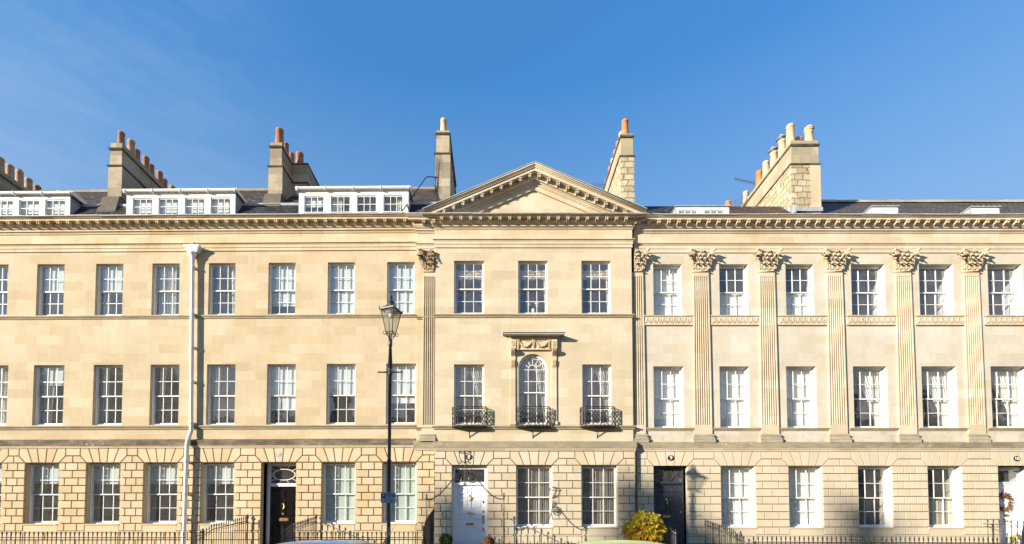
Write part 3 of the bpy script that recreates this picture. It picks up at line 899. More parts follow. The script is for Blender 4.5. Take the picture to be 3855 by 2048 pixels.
def platband(root, matw, matm, x0, x1, v0, v1, v2, Yw, Yf, mit=(0, 0)):
    """weathered plinth course above the rusticated storey, with the cavetto strip under it"""
    yp = Yf - .055
    za, zb = Z(v1, yp), Z(v0, yp)
    nseg = max(1, int((x1 - x0) / 1.7)); 
    b = MB()
    for i in range(nseg):
        q0, q1 = x0 + (x1 - x0) * i / nseg, x0 + (x1 - x0) * (i + 1) / nseg
        dy = random.uniform(-.003, .003)
        e0 = mit[0] * (Yw - yp) if i == 0 else 0; e1 = mit[1] * (Yw - yp) if i == nseg - 1 else 0
        b.prof(q0 - e0 + (.003 if i else 0), q1 + e1, [(Yw + .05, za), (yp + dy, za), (yp + dy, zb - .015), (yp + .02 + dy, zb), (Yw + .05, zb + .09)])
    pb = b.build('platband', matw, root)
    zc = Z(v2, Yf - .03)
    strip(root, 'string_course', matm, x0, x1, [(Yw + .06, zc - .003), (Yf - .012, zc - .003), (Yf - .018, zc + (za - zc) * .4), (Yf - .04, zc + (za - zc) * .7), (Yf - .04, za - .002), (Yw + .06, za - .002)], mit, Yw)
    return pb
# ------------------------------------------------------------------ houses
mod_l = modillion_mesh(M['trim_l']); mod_c = modillion_mesh(M['trim_c']); mod_r = modillion_mesh(M['trim_r'])
cap_r = capital_mesh(M['carved_r']); cap_l = capital_mesh(M['carved_l'], clip=(-9, .10)); cap_s = capital_mesh(M['carved_r'], clip=(-.06, 9))

def number_plate(root, txt, u, v, Yf, rx, rz, col, tcol, size):
    b = MB(); x, z = X(u, v, Yf), Z(v, Yf)
    b.disc((x, Yf - .008, z), rx, rz, Yf + .01)
    p = b.build('number_plate', col, root)
    me = text_mesh(txt, size, tcol, 'house_number', .003)
    inst('house_number', me, p, (x, Yf - .0115, z))
M['plate_grey'] = simple('grey_plate', (.34, .33, .27), .7, .1)
M['plate_black'] = simple('black_plate', (.018, .017, .016), .5, .1)
M['plate_white'] = simple('white_numeral', (.82, .82, .78), .5, .05)

def windows(root, mb_room, specs, va, vb, Yw, set_, lining=None, paint=None, deep=2.6):
    """specs: (u0,u1,cover[,arch]); returns holes for the wall"""
    holes = []
    for s in specs:
        vm = (va + vb) / 2
        x0, x1 = X(s[0], vm, Yw), X(s[1], vm, Yw)
        z1, z0 = Z(va, Yw), Z(vb, Yw)
        arch = len(s) > 3 and s[3]
        if arch: z1 = Z(s[3], Yw)
        holes.append((x0, x1, z0, z1, arch))
        w = sash(root, x0, x1, z0, z1, Yw + set_, s[2], interior=mb_room, arch=arch, lining=lining, deep=deep)
        if paint:
            for xx, a, b_ in ((x0, 0, .009), (x1, -.009, 0)):
                q = MB(); q.box(xx + a, xx + b_, Yw + paint, Yw + set_ - .036, z0 + .002, z1 - .002)
                q.build('painted_reveal', M['white'], w)
    return holes

def upper_wall(root, mat, xL, xR, zB, zT, Yw, holes, set_):
    b = MB(); wall_grid(b, xL, xR, zB, zT, Yw, holes, set_ + .1)
    for xx in (xL, xR): b.quad((xx, Yw, zB), (xx, Yw + 1.2, zB), (xx, Yw + 1.2, zT), (xx, Yw, zT))
    return b.build('wall', mat, root)

def chimney_pot(parent, x, y, z, kind='terra', h=.75, r=.15, cowl=None, lean=0.0):
    b = MB()
    pr = [(r * .98, 0), (r * 1.0, .06), (r * .96, .08), (r * .80, h - .10), (r * .90, h - .085), (r * .90, h - .05), (r * .82, h - .035), (r * .84, h), (r * .68, h), (r * .66, h - .16)]
    b.lathe((x, y, z), pr, 14)
    b.cur = 1; b.lathe((x, y, z), [(r * .655, h - .16), (r * .65, h - .155)], 12)
    if cowl == 'hood':
        b.cur = 2; b.box(x - r * 1.1, x + r * 1.1, y - r * 1.1, y + r * 1.1, z + h + .10, z + h + .125)
        for k in range(4):
            a = PI / 4 + k * PI / 2; px, py = x + r * .9 * math.cos(a), y + r * .9 * math.sin(a)
            b.box(px - .014, px + .014, py - .014, py + .014, z + h - .03, z + h + .10)
        b.lathe((x, y, z + h), [(r * .5, -.02), (r * .5, .05)], 10)
    if cowl == 'holes':
        b.cur = 0; b.lathe((x, y, z + h - .001), [(r * .84, 0), (r * 1.02, .04), (r * 1.02, .16), (r * .5, .26), (r * .42, .26)], 14)
        b.cur = 1
        for k in range(12):
            a = k * PI / 6; b.ball((x + r * 1.01 * math.cos(a), y + r * 1.01 * math.sin(a), z + h + .10), .022, 5)
    if cowl == 'cap':
        b.lathe((x, y, z + h), [(r * .5, 0), (r * .55, .06), (.02, .10)], 8)
    return b.build('chimney_pot', [M[kind], M['mouth'], M['lead']], parent, True)

def stack(root, xc, Y0, L, wl, wu, vs, mats, pots, cap='stack_cap', step=None):
    """vs rows: base, lower ledge, upper body top / ledge, pot base."""
    v0, v1, v2, v3 = vs
    z0, z1, z2, z3 = Z(v0, Y0), Z(v1, Y0), Z(v2, Y0), Z(v3, Y0)
    b = MB(); b.box(xc - wl/2, xc + wl/2, Y0, Y0 + L, z0 - 1.2, z1)
    st_ = b.build('chimney_stack', mats[0], root)
    b = MB(); b.box(xc - wu/2, xc + wu/2, Y0 + .02, Y0 + L - .02, z1 + .05, z2)
    b.box(xc - wu/2 + .005, xc + wu/2 - .005, Y0 + .03, Y0 + L - .03, z2 + .07, z3)
    if step:
        xa, xb, ya, yb = step
        b.box(xa, xb, ya, yb, z0 - 1, z2 - .002)
    b.build('stack_top', mats[1], st_)
    b = MB()
    for zz, w, hh in ((z1, wl, .05), (z2, wu, .07)):
        b.box(xc - w/2 - .045, xc + w/2 + .045, Y0 - .045, Y0 + L + .045, zz + .018, zz + hh)
        b.box(xc - w/2 - .022, xc + w/2 + .022, Y0 - .022, Y0 + L + .022, zz - .012, zz + .017)
        if step and zz == z2: b.box(step[0] - .04, step[1] + .04, step[2] - .04, step[3] + .04, zz - .004, zz + .046)
        if step and zz == z1: b.box(step[0] - .04, step[1] + .04, step[2] - .04, step[3] + .04, zz - .01, zz + .04)
    b.build('stack_ledge', M[cap], st_)
    for p in pots:
        dx, dy, kind, h, r = p[:5]
        chimney_pot(st_, xc + dx, Y0 + dy, (z3 if len(p) < 7 else p[6]) - .03, kind, h, r, p[5] if len(p) > 5 else None)
    return st_

def dormer(root, u0, u1, vt, vb, wins, Y0, vw0, vw1, covers, vroof0, ur0, ur1, depth=2.2, cheek='lead'):
    """flat-roofed box dormer with a strip of casements"""
    x0, x1 = X(u0, vt, Y0), X(u1, vt, Y0); zt, zb = Z(vt, Y0), Z(vb, Y0) - .5
    hs = []
    for a, c in wins: hs.append((X(a, vw0, Y0), X(c, vw0, Y0), Z(vw1, Y0), Z(vw0, Y0)))
    b = MB(); wall_grid(b, x0, x1, zb, zt, Y0, hs, .06)
    b.box(x0 - .012, x1 + .012, Y0 - .03, Y0 - .002, zt - .11, zt - .03)
    d = b.build('dormer', M['white'], root)
    for xx in (x0, x1): b = MB(); b.box(xx - .03, xx + .03, Y0 + .002, Y0 + depth, zb, zt); b.build('dormer_cheek', M[cheek], d)
    yg = Y0 - .14
    xr0, xr1 = X(ur0, vroof0, yg), X(ur1, vroof0, yg); zr = Z(vroof0, yg)
    b = MB(); b.box(xr0, xr1, yg + .10, Y0 + depth, zt - .005, zr - .02)
    b.box(xr0 - .004, xr1 + .004, yg + .11, Y0 + depth + .02, zr - .02, zr + .005)
    # gutter: half round trough, with brackets, and verge boards
    pr = []
    for k in range(9):
        a = PI * k / 8; pr.append((yg + .05 - .055 * math.cos(a), zr - .01 - .075 * math.sin(a)))
    b.prof(xr0 - .03, xr1 + .03, pr + [(yg + .115, zr + .004), (yg - .008, zr + .004)])
    n = max(2, int((xr1 - xr0) / .95))
    for i in range(n + 1):
        xx = xr0 + .06 + (xr1 - xr0 - .12) * i / n
        b.box(xx - .022, xx + .022, yg - .02, yg + .02, zr - .10, zr + .012)
        b.box(xx - .012, xx + .012, yg + .02, yg + .12, zr - .12, zr - .085)
    for xx, sg in ((xr0, -1), (xr1, 1)):
        b.box(xx - .02, xx + .02, yg + .03, Y0 + depth, zr - .115, zr + .012)
    b.build('dormer_roof', M['upvc'], d)
    rb = MB()
    for (xa, xb, za, zb_), cov in zip(hs, covers):
        b = MB(); f = .04; Yf = Y0 + .03
        b.box(xa - .004, xa + f, Yf, Yf + .05, za, zb_); b.box(xb - f, xb + .004, Yf, Yf + .05, za, zb_)
        b.box(xa + f, xb - f, Yf + .001, Yf + .05, za - .004, za + f); b.box(xa + f, xb - f, Yf + .001, Yf + .05, zb_ - f, zb_ + .004)
        for k in (1, 2):
            c = xa + f + (xb - xa - 2*f) * k / 3; b.box(c - .011, c + .011, Yf + .006, Yf + .044, za + f, zb_ - f)
        c = (za + zb_) / 2; b.box(xa + f, xb - f, Yf + .008, Yf + .042, c - .011, c + .011)
        b.box(xa - .03, xb + .03, Y0 - .03, Y0 - .001, za - .03, za - .003)
        b.cur = 1; b.quad((xa + f, Yf + .025, za + f), (xb - f, Yf + .025, za + f), (xb - f, Yf + .025, zb_ - f), (xa + f, Yf + .025, zb_ - f))
        y = Yf + .12
        if cov[0] == 'blind':
            b.cur = 2; zz = zb_ - (zb_ - za) * cov[1]; b.box(xa - .05, xb + .05, y, y + .01, zz, zb_ + .05)
        elif cov[0] in ('cl', 'cr'):
            b.cur = 2; w = (xb - xa) * cov[1]
            if cov[0] == 'cl': drape(b, lambda t: xa - .04, lambda t: xa + w, za - .02, zb_ + .02, y + .04, 4, .02)
            else: drape(b, lambda t: xb - w, lambda t: xb + .04, za - .02, zb_ + .02, y + .04, 4, .02)
            b.grid(lambda u, v: (xa + (xb - xa) * u, y + .1 + .012 * math.sin(u * 40), za + .0 + (.16 + .03 * math.sin(u * 9)) * v), 20, 2)
        elif cov[0] == 'cafe':
            b.cur = 2; b.grid(lambda u, v: (xa + (xb - xa) * u, y + .1 + .012 * math.sin(u * 40), za + .02 + (.17 + .03 * math.sin(u * 11)) * v), 20, 2)
        b.build('dormer_window', [M['white'], M['glassd'], M['blind']], d)
        room(rb, xa, xb, za, zb_, Y0 + .09, 1.6, .02)
    rb.build('room', M['room'], d)
    return d

def panel_door(root, x0, x1, z0, z1, Yf, mat, rows, brass, knock=None, knob=None, box_=None):
    b = MB(); panels(b, x0, x1, z0, z1, Yf, Yf + .05, rows, 2, .10)
    d = b.build('door', mat, root)
    if knock:
        x, z, hh = knock; q = MB()
        q.disc((x, Yf - .02, z + hh * .38), .03, .04, Yf - .001, 12)
        q.tube([(x + .035 * math.sin(k / 10 * PI), Yf - .035, z + hh * .38 - hh * k / 10 * .85) for k in range(11)], [.012 + .012 * math.sin(k / 10 * PI) for k in range(11)], 6)
        q.ball((x, Yf - .03, z - hh * .45), .024, 8)
        q.build('knocker', brass, d)
    if knob:
        x, z = knob; q = MB(); q.tube([(x, Yf + .003, z), (x, Yf - .03, z), (x, Yf - .04, z), (x, Yf - .065, z), (x, Yf - .082, z)], [.045, .018, .034, .046, .012], 12); q.build('knob', brass, d, True)
    if box_:
        x, z, w, hh = box_; q = MB(); q.box(x - w/2, x + w/2, Yf - .012, Yf + .002, z - hh/2, z + hh/2); q.box(x - w/2 + .02, x + w/2 - .02, Yf - .02, Yf - .011, z - hh/2 + .02, z + hh/2 - .02); q.build('letterbox', brass, d)
    return d

FLOOR = Z(1373, 0)
YWL, YGL = 0.0, -.10          # left and right terraces
YWC, YGC = -.17, -.27         # advanced centre house
ROWS_L = ((658.8, 789), (914.5, 1067), (1162.3, 1316.5))
ROWS_C = ((656, 788.8), (916.8, 1068), (1171, 1326))
ROWS_R = ((664.7, 792.7), (921.6, 1075.9), (1173, 1327))
ENT_L = (535, 538, 549, 560.5, 583.5, 607, 628)
ENT_R = (537.5, 540, 552, 565, 586, 611, 635.6)
ENT_C = (535, 537, 543.5, 555, 575.5, 600.5, 622.5)

def house(name, label, uL, uR):
    xL, xR = X(uL, 900, 0), X(uR, 900, 0)
    o = thing(name, label, 'house', ((xL + xR) / 2, 0, 0))
    return o, xL, xR

LEFT = []
def left_house(label, uL, uR, w2, w1, w0, door=None, nrow=None, xRfix=None, plat_cut=None):
    WARP[0] = True
    h, xL, xR = house('terraced_house', label, uL, uR)
    if xRfix is not None: xR = xRfix
    rb = MB(); rd = MB()
    h2 = windows(h, rb, w2, *ROWS_L[0], YWL, .13)
    h1 = windows(h, rd, w1, *ROWS_L[1], YWL, .14)
    zt, zh, zs = Z(1125.5, YGL), Z(ROWS_L[2][0], YGL), Z(ROWS_L[2][1], YGL)
    zb = Z(1124, 0)
    upper_wall(h, M['stone_l'], xL, xR, zb, Z(600, 0), YWL, h2 + h1, .14)
    ops = []
    for a, c, cov in w0:
        x0, x1 = X(a, 1240, YGL), X(c, 1240, YGL)
        sash(h, x0, x1, zs, zh - .03, YGL + .24, cov, interior=rd)
        ops.append((x0, x1, zs, FLOOR, False))
    if door:
        x0, x1 = X(door[0], 1240, YGL), X(door[1], 1240, YGL)
        ops.append((x0, x1, zs, FLOOR, True))
    LEFT.append((h, xR, ops))
    rb.build('room', M['roomb'], h); rd.build('room', M['roomd'], h)
    for q0, q1 in (plat_cut or [(xL, xR)]):
        sill_string(h, M['weather_s'], q0, q1, 790, 798.5, YWL)
        sill_string(h, M['weather_s'], q0, q1, 1068.5, 1078, YWL, .09)
        platband(h, M['weather_l'], M['trim_l'], q0, q1, 1105.5, 1119, 1125, YWL, YGL)
    x_first = X(1016.5, 550, -.12) - 5 * 14.0
    n = math.ceil((xL - x_first) / .385); f = x_first + n * .385
    co, zt2 = entablature(h, M['trim_l'], 0, 0, ENT_L, YWL, mod_l, x0=xL, x1=xR, first=f, big=.41)
    return h, xL, xR, zt2

def left_roof(h, xL, xR, zt2, holes=()):
    # lower slope, knuckle with lead roll, upper slope to ridge
    y0, y1, y2 = .05, 1.0, 3.1
    z0 = zt2 - .05; z1 = Z(511, y1); z2 = Z(475.5, y2)
    b = MB(); b.quad((xL, y0, z0), (xR, y0, z0), (xR, y1, z1), (xL, y1, z1)); b.quad((xL, y2, z2), (xR, y2, z2), (xR, y2 + 4, z0), (xL, y2 + 4, z0))
    for xx in (xL, xR): b.add([(xx, y0, z0), (xx, y1, z1), (xx, y2, z2), (xx, y2 + 4, z0)], [(0, 1, 2, 3)])
    r = b.build('roof', M['slate_d'], h)
    b = MB(); b.quad((xL, y1, z1), (xR, y1, z1), (xR, y2, z2), (xL, y2, z2)); b.build('upper_roof', M['slate'], r)
    b = MB(); b.tube([(xL, y2, z2 + .01), (xR, y2, z2 + .01)], .075, 6); b.build('ridge_tiles', M['stack_l'], r)
    b = MB(); b.box(xL, xR, y1 - .06, y1 + .03, z1 - .09, z1 + .015); b.build('lead_flashing', M['lead'], r)
    return r

def party_ramp(root, xc, v_top, Y0, w0=.84, w1=.66):
    """sloping coped upstand where the party wall meets the roof in front of a stack"""
    yb = Y0 - .55; zb = Z(545, yb) - .25; zt = Z(v_top, Y0)
    b = MB(); P = [(yb, zb, w0), (yb, zb + .18, w0), (Y0 - .16, zt - .06, w1 * 1.04), (Y0 - .06, zt + .02, w1), (Y0 + .3, zt + .02, w1), (Y0 + .3, zb, w0)]
    n = len(P); b.add([(xc - w / 2, y, z) for y, z, w in P] + [(xc + w / 2, y, z) for y, z, w in P], [tuple(range(n)), tuple(range(2*n-1, n-1, -1))] + [(i, (i+1) % n, n + (i+1) % n, n + i) for i in range(n)])
    return b.build('party_wall_coping', M['copng'], root)
M['copng'] = weathered('mossy_coping', (.17, .145, .115), (.085, .075, .06), .6, False)

XA, XB, XC_, XD = X(202, 900, 0), X(634, 900, 0), X(1046, 900, 0), X(1093, 900, 0)
# --- far left house
hA, aL, aR, zA = left_house('honey stone terraced house at the far left, its white dormer cut off by the frame', -230, 202,
    [(-190, -122, 'blind:.5'), (-48, 19.5, 'cr:.4'), (92, 161, 'blind:.52')],
    [(-196, -122, 'blind:.4'), (-55, 18.7, 'sheer:1'), (83, 160, 'cl:.5+blind:.3')],
    [(-195, -110, 'blind:.3'), (-85, 1, 'blind:.3'), (60.6, 145.4, 'blind:.31+cl:.22')])
rA = left_roof(hA, aL - 6, aR, zA)
dormer(hA, -100, 176, 476, 538, [(-83, -32), (-17, 34), (48, 100), (114, 165)], .45, 494.5, 536.5, [('blind', 1.2)] * 4, 474, -112, 178)
# --- second house, with the downpipe
hB, bL, bR, zB_ = left_house('honey stone terraced house with a white downpipe running down its front', 202, 634,
    [(240, 309, 'blind:.52+sheer:.35'), (382, 451, 'sheer:.68'), (524.4, 591.6, 'cr:.34')],
    [(234, 307.7, 'sheer:.35'), (377, 450, 'cl:.36'), (519.3, 591.2, 'cl:.34')],
    [(215, 300, 'blind:.32+cl:.2'), (359.7, 444, 'blind:.32+cl:.2'), (503.8, 586.7, 'blind:.32')])
rB = left_roof(hB, bL, bR, zB_)
dormer(hB, 320.5, 591.5, 476, 538, [(334, 384.4), (399, 450), (465, 516), (530, 581.5)], .45, 493, 535, [('blind', 1.2)] * 4, 470.5, 309, 594)
# --- number 7
hC, cL, cR, zC = left_house('honey stone terraced house with a black door and an oval fanlight, numbered 7', 634, 1046,
    [(674.7, 743, 'blind:.78'), (824, 892.3, 'blind:1.2'), (973.4, 1042.5, 'blind:1.2')],
    [(670.9, 743.5, 'blind:.74+cl:.2'), (821, 893.8, 'blind:.5'), (971, 1046.4, 'blind:.62')],
    [(808.7, 891.8, 'blindg:1.2'), (962, 1046.3, 'blindg:1.2')], door=(656.7, 743), xRfix=XD + .35,
    plat_cut=[(XB, X(1046, 900, 0))])
rusticated([(q[0], q[1]) for q in LEFT], M['rus_l'], aL, cR, Z(1125.5, YGL), Z(ROWS_L[2][0], YGL), [o for q in LEFT for o in q[2]], YGL, .075, g_=.0185)
# ressaut strip carrying the pilaster beside the centre house
YR = -.09
WARP[0] = False
xr0, xr1 = X(1050, 900, YR), XD + .3
b = MB(); b.box(xr0, xr1, YR, .1, Z(1118, YR), Z(560, YR)); b.build('wall', M['stone_l'], hC)
b = MB(); b.box(X(1046, 1150, YGL), X(1093, 1150, YGL) + .3, YGL - .006, YGL + .05, Z(1160, YGL), Z(1126, YGL)); 
pil_left = pilaster(hC, 1082, YR, 627, 685.5, 1091.5, 1110, M['trim_c'], cap_l, .66, .60, .06, 0.03, cut=(-9, X(1094, 1100, YWC) + .02))
sill_string(hC, M['weather_s'], xr0, xr1, 795.5, 803, YR, .07, (1, 0)); sill_string(hC, M['weather_s'], xr0, xr1, 1074, 1082, YR, .08, (1, 0))
platband(hC, M['weather_c'], M['trim_c'], X(1046, 1115, YGL), xr1, 1109, 1126.5, 1132, YR, YGL - .02, (1, 0))
entablature(hC, M['trim_c'], 0, 0, (536.5, 540, 552, 563, 586, 611, 635), YR, mod_l, 1, 0, x0=xr0, x1=xr1, lead=False, big=.41, first=xr0 - .12)
WARP[0] = True
rC = left_roof(hC, cL, cR, zC)
dormer(hC, 753.5, 1027, 472, 538, [(765.5, 816), (832, 882), (898, 948), (964.5, 1015)], .45, 490.4, 532.5, [('blind', .55), ('cl', .5), ('cafe', 0), ('cr', .35)], 467.5, 744, 1031)
# door of number 7 in its deep recess
def recess(root, x0, x1, z0, z1, Yf, d, mat, side=.0):
    b = MB()
    b.quad((x0, Yf, z1), (x1, Yf, z1), (x1, Yf + d, z1), (x0, Yf + d, z1))
    b.quad((x0, Yf + .2, z0), (x0, Yf + .2, z1), (x0, Yf + d, z1), (x0, Yf + d, z0)); b.quad((x1, Yf + .2, z0), (x1, Yf + .2, z1), (x1, Yf + d, z1), (x1, Yf + d, z0))
    b.box(x0 - .05, x1 + .05, Yf - .05, Yf + d + .3, z0 - .12, z0)
    q = MB(); room(q, x0, x1, z0, z1, Yf + d, 2.2, .02); q.build('room', M['roomd'], root)
    return b.build('door_recess', mat, root)
zh = Z(1162.3, YGL)
dx0, dx1 = X(656.7, 1240, YGL), X(743, 1240, YGL); DY = .30
recess(hC, dx0, dx1, FLOOR, zh, YGL, .42, M['rus_l'])
b = MB()
fz0, fz1 = Z(1216, DY), zh - .05                      # fanlight opening
tz = Z(1223.5, DY)
b.box(dx0 + .10, dx0 + .17, DY - .06, DY + .06, FLOOR, zh); b.box(dx1 - .07, dx1 + .02, DY - .06, DY + .06, FLOOR, zh)
b.box(dx0 + .17, dx1 - .07, DY - .075, DY + .06, tz, fz0); b.box(dx0 + .14, dx1 - .05, DY - .10, DY - .07, fz0 - .05, fz0 - .012)
b.box(dx0 + .17, dx1 - .07, DY - .055, DY + .06, fz1 - .04, zh)
b.box(dx0, dx0 + .10, DY + .03, DY + .1, FLOOR, zh)
cxo, czo = (dx0 + .17 + dx1 - .07) / 2, (fz0 + fz1 - .04) / 2; rx, rz = .43, .215
b.tube([(cxo + rx * math.cos(2*PI*k/28), DY - .02, czo + rz * math.sin(2*PI*k/28)) for k in range(28)], .018, 6, True)
for k in range(12):
    a = 2 * PI * (k + .5) / 12 if k % 6 not in () else 0
    p0 = (cxo + rx * math.cos(a), DY - .015, czo + rz * math.sin(a)); p1 = (cxo + 2.2 * rx * math.cos(a), DY - .015, czo + 2.2 * rz * math.sin(a))
    q = max(abs(p1[0] - cxo) / ((dx1 - dx0 - .24) / 2), abs(p1[2] - czo) / ((fz1 - .04 - fz0) / 2)); 
    p1 = (cxo + (p1[0] - cxo) / q, p1[1], czo + (p1[2] - czo) / q); b.tube([p0, p1], .012, 5)
fr = b.build('door_frame', M['white'], hC)
b = MB(); b.quad((dx0 + .17, DY, fz0), (dx1 - .07, DY, fz0), (dx1 - .07, DY, fz1), (dx0 + .17, DY, fz1)); b.build('fanlight', M['glass'], fr)
panel_door(hC, dx0 + .17, dx1 - .07, FLOOR, tz, DY - .02, M['dblack'], [(.05, .36), (.49, .74), (.80, .945)], M['brass'],
           knock=(X(714, 1275, DY), Z(1273, DY), .24), knob=(X(714, 1292, DY), Z(1292.5, DY)), box_=(X(714.5, 1306, DY), Z(1306.5, DY), .36, .115))
number_plate(hC, '7', 699.8, 1142.3, YGL - .001, .125, .095, M['plate_grey'], M['plate_white'], .20)
# stacks of the left terrace
L_POT = [('terra', .72), ('tan', .72), ('terra', .66), ('terra', .68), ('terra', .66), ('terra', .66), ('terra', .62), ('orange', .6), ('terra', .55)]
YK = 1.1
x1s = X(290, 420, YK)
stack(hB, x1s, YK, 5.2, .58, .50, (491, 412.5, 370, 352), (M['stack_l'], M['stack_l']), [((-.03, .06)[k % 2], .30 + .43 * k, L_POT[k][0], L_POT[k][1], .15 + .01 * (k == 1)) for k in range(9)])
party_ramp(hB, x1s - .01, 492, YK)
x0s = X(36.6, 430, 3.24)
stack(hA, x0s - .1, YK, 5.0, .58, .50, (491, 412.5, 370, 352), (M['stack_l'], M['stack_l']), [(.02, .30 + .43 * k, ('terra', 'tan', 'terra', 'tan', 'tan', 'tan', 'tan', 'terra', 'terra')[k], (.7, .72, .7, .7, .7, .78, .72, .68, .55)[k], .165, 'cap' if k == 5 else None) for k in range(10) if k < 9])
x2s = X(693, 420, 1.25)
stack(hC, x2s, 1.25, 4.1, .60, .50, (488, 417, 368, 354), (M['stack_l'], M['stack_l']), [(.02, .28, 'terra', .80, .19), (.05, .80, 'terra', .62, .15), (.06, 1.35, 'terra', .62, .15), (.05, 1.9, 'terra', .5, .14), (.05, 2.4, 'orange', .45, .12), (X(754, 411, 2.6) - x2s, 1.35, 'terra', .62, .19)], step=(x2s + .2, X(773, 440, 2.2), 2.2, 4.4))
party_ramp(hC, x2s + .0, 488, 1.25)
# anti-climb spikes and stay on the stack beside the pediment are built with number 8
# downpipe with hopper
def downpipe(root):
    b = MB(); Yp = -.15; r = .072
    x, zt_ = X(485, 625, Yp), Z(619.5, Yp); 
    hw = .25
    # rectangular moulded hopper head
    for (za, zb_, w0, w1, d0, d1) in ((-.02, .05, hw + .05, hw + .06, .20, .21), (-.12, -.02, hw - .02, hw + .05, .15, .20), (-.20, -.12, hw - .05, hw - .02, .14, .15)):
        vs = [(x - w0 + .02, Yp - d0 + .07, zt_ + za), (x + w0, Yp - d0 + .07, zt_ + za), (x + w0, Yp + .13, zt_ + za), (x - w0 + .02, Yp + .13, zt_ + za),
              (x - w1 + .02, Yp - d1 + .07, zt_ + zb_), (x + w1, Yp - d1 + .07, zt_ + zb_), (x + w1, Yp + .13, zt_ + zb_), (x - w1 + .02, Yp + .13, zt_ + zb_)]
        b.add(vs, [(0,3,2,1),(4,5,6,7),(0,1,5,4),(1,2,6,5),(2,3,7,6),(3,0,4,7)])
    b.box(x - hw + .22, x + hw - .06, Yp - .06, Yp + .10, zt_ + .045, zt_ + .052)
    hp = b.lathe((x, Yp, zt_ - .62), [(.075, 0), (.08, .1), (.10, .26), (.15, .37), (.15, .425)], 14)
    zk0, zk1 = Z(1083, Yp), Z(1112, YGL - .16)
    xk, xg = X(481, 1083, Yp), X(471, 1115, YGL - .16); Yg = YGL - .17
    zbot = -1.0
    b.tube([(x, Yp, zt_ - .5), (xk, Yp, zk0), (xk - .03, Yp - .02, zk0 - .12), (xg + .02, Yg, zk1 + .06), (xg, Yg, zk1 - .06), (xg - .06, Yg, zbot)], r, 12)
    for v in (668, 786, 870, 957, 1062): 
        z = Z(v, Yp); t = (zt_ - z) / (zt_ - zk0); xx = x + (xk - x) * t
        b.lathe((xx, Yp, z), [(r + .018, -.04), (r + .018, .04)], 12); b.box(xx - .13, xx + .13, Yp + .08, Yp + .15, z - .025, z + .025)
    for v in (1160, 1241, 1305):
        z = Z(v, Yg); b.lathe((xg - .025, Yg, z), [(r + .018, -.04), (r + .018, .04)], 12); b.box(xg - .15, xg + .11, Yg + .07, Yg + .2, z - .025, z + .025)
    dp = b.build('downpipe', M['upvc'], root)
    b = MB(); b.tube([(x + .02, .0, zt_ + .16), (x + .02, Yp + .02, zt_ + .14), (x + .02, Yp - .02, zt_ + .06)], [.08, .085, .08], 10); b.build('outlet', M['lead'], dp)
downpipe(hB)

# ------------------------------------------------------------------ the centre house, number 8
WARP[0] = False
hD, dL, dR = house('pedimented_house', 'projecting house with a triangular pediment and three bowed iron balconies, numbered 8', 1094, 1590.5)
dL, dR = X(1094.3, 850, YWC), X(1590.5, 850, YWC)
rb = MB(); rd = MB()
h2 = windows(hD, rb, [(1142, 1217.5, 'swag'), (1303.4, 1377.6, 'swag'), (1462.7, 1536.8, 'swag')], *ROWS_C[0], YWC, .13)
h1 = windows(hD, rd, [(1142, 1217.5, 'tied'), (1304, 1376.8, 'tied', 890.3), (1465, 1538.8, 'tied')], *ROWS_C[1], YWC, .14)
upper_wall(hD, M['stone_c'], dL, dR, Z(1125, YWC), Z(580, YWC), YWC, h2 + h1, .14)
zt, zh, zs = Z(1135, YGC), Z(1170.5, YGC), Z(1326, YGC)
ops = []
for a, c in ((1299.6, 1389), (1463.6, 1553.3)):
    x0, x1 = X(a, 1240, YGC), X(c, 1240, YGC)
    sash(hD, x0 + .0, x1, zs, zh - .03, YGC + .22, 'pleat', interior=rd); ops.append((x0, x1, zs, FLOOR, False))
gx0, gx1 = X(1137, 1250, YGC), X(1225.3, 1250, YGC)
ops.append((gx0, gx1, zs, FLOOR, True))
gL, gR = X(1092.3, 1250, YGC), X(1599, 1250, YGC)
rusticated(hD, M['rus_c'], gL, gR, zt, zh, ops, YGC, .065, g_=.0155)
rb.build('room', M['roomb'], hD); rd.build('room', M['roomd'], hD)
sill_string(hD, M['weather_s'], dL, dR, 789.5, 798.5, YWC, .08, (1, 1))
sill_string(hD, M['weather_s'], dL, dR, 1070.5, 1080, YWC, .10, (1, 1))
platband(hD, M['weather_c'], M['trim_c'], gL + .1, gR - .1, 1112.5, 1127, 1133.5, YWC, YGC, (1, 1))
# entablature with returns
coD, ztD = entablature(hD, M['trim_c'], 0, 0, ENT_C, YWC, mod_c, 1, 1, x0=dL, x1=dR, lead=True, big=.42, first=X(1086.2, 548, YWC - .33), spacing=.3745)
# pediment
yf = YWC - .47
ax, az = X(1343.3, 407.9, yf), Z(407.9, yf); tx0, tz0 = X(1063.6, 526.5, yf), Z(526.5, yf); tx1 = X(1627.3, 526.5, yf)
tzb = ztD
sl = (az - tz0) / ((tx1 - tx0) / 2); ax = (tx0 + tx1) / 2
def rake(mb, d0, d1, ya, yb, e=0.0):
    """both raking members: vertical offsets d0<d1 below the outer line, front ya, back yb; clipped on the cornice"""
    for sg in (-1, 1):
        def px(d): return max(0.0, (az - d - tzb) / sl)     # half-length where the line meets the cornice top
        def hx(d): return min(px(d), (tx1 - tx0) / 2 + e)
        pts = [(ax, az - d0), (ax, az - d1)]
        a, c = hx(d1), hx(d0)
        pts.append((ax + sg * a, az - d1 - sl * a)); 
        if c > a:
            zc = az - d0 - sl * c
            if zc > tzb + 1e-4: pts.append((ax + sg * c, tzb))
            pts.append((ax + sg * c, zc))
        mb.prism(pts, ya, yb)
b = MB()
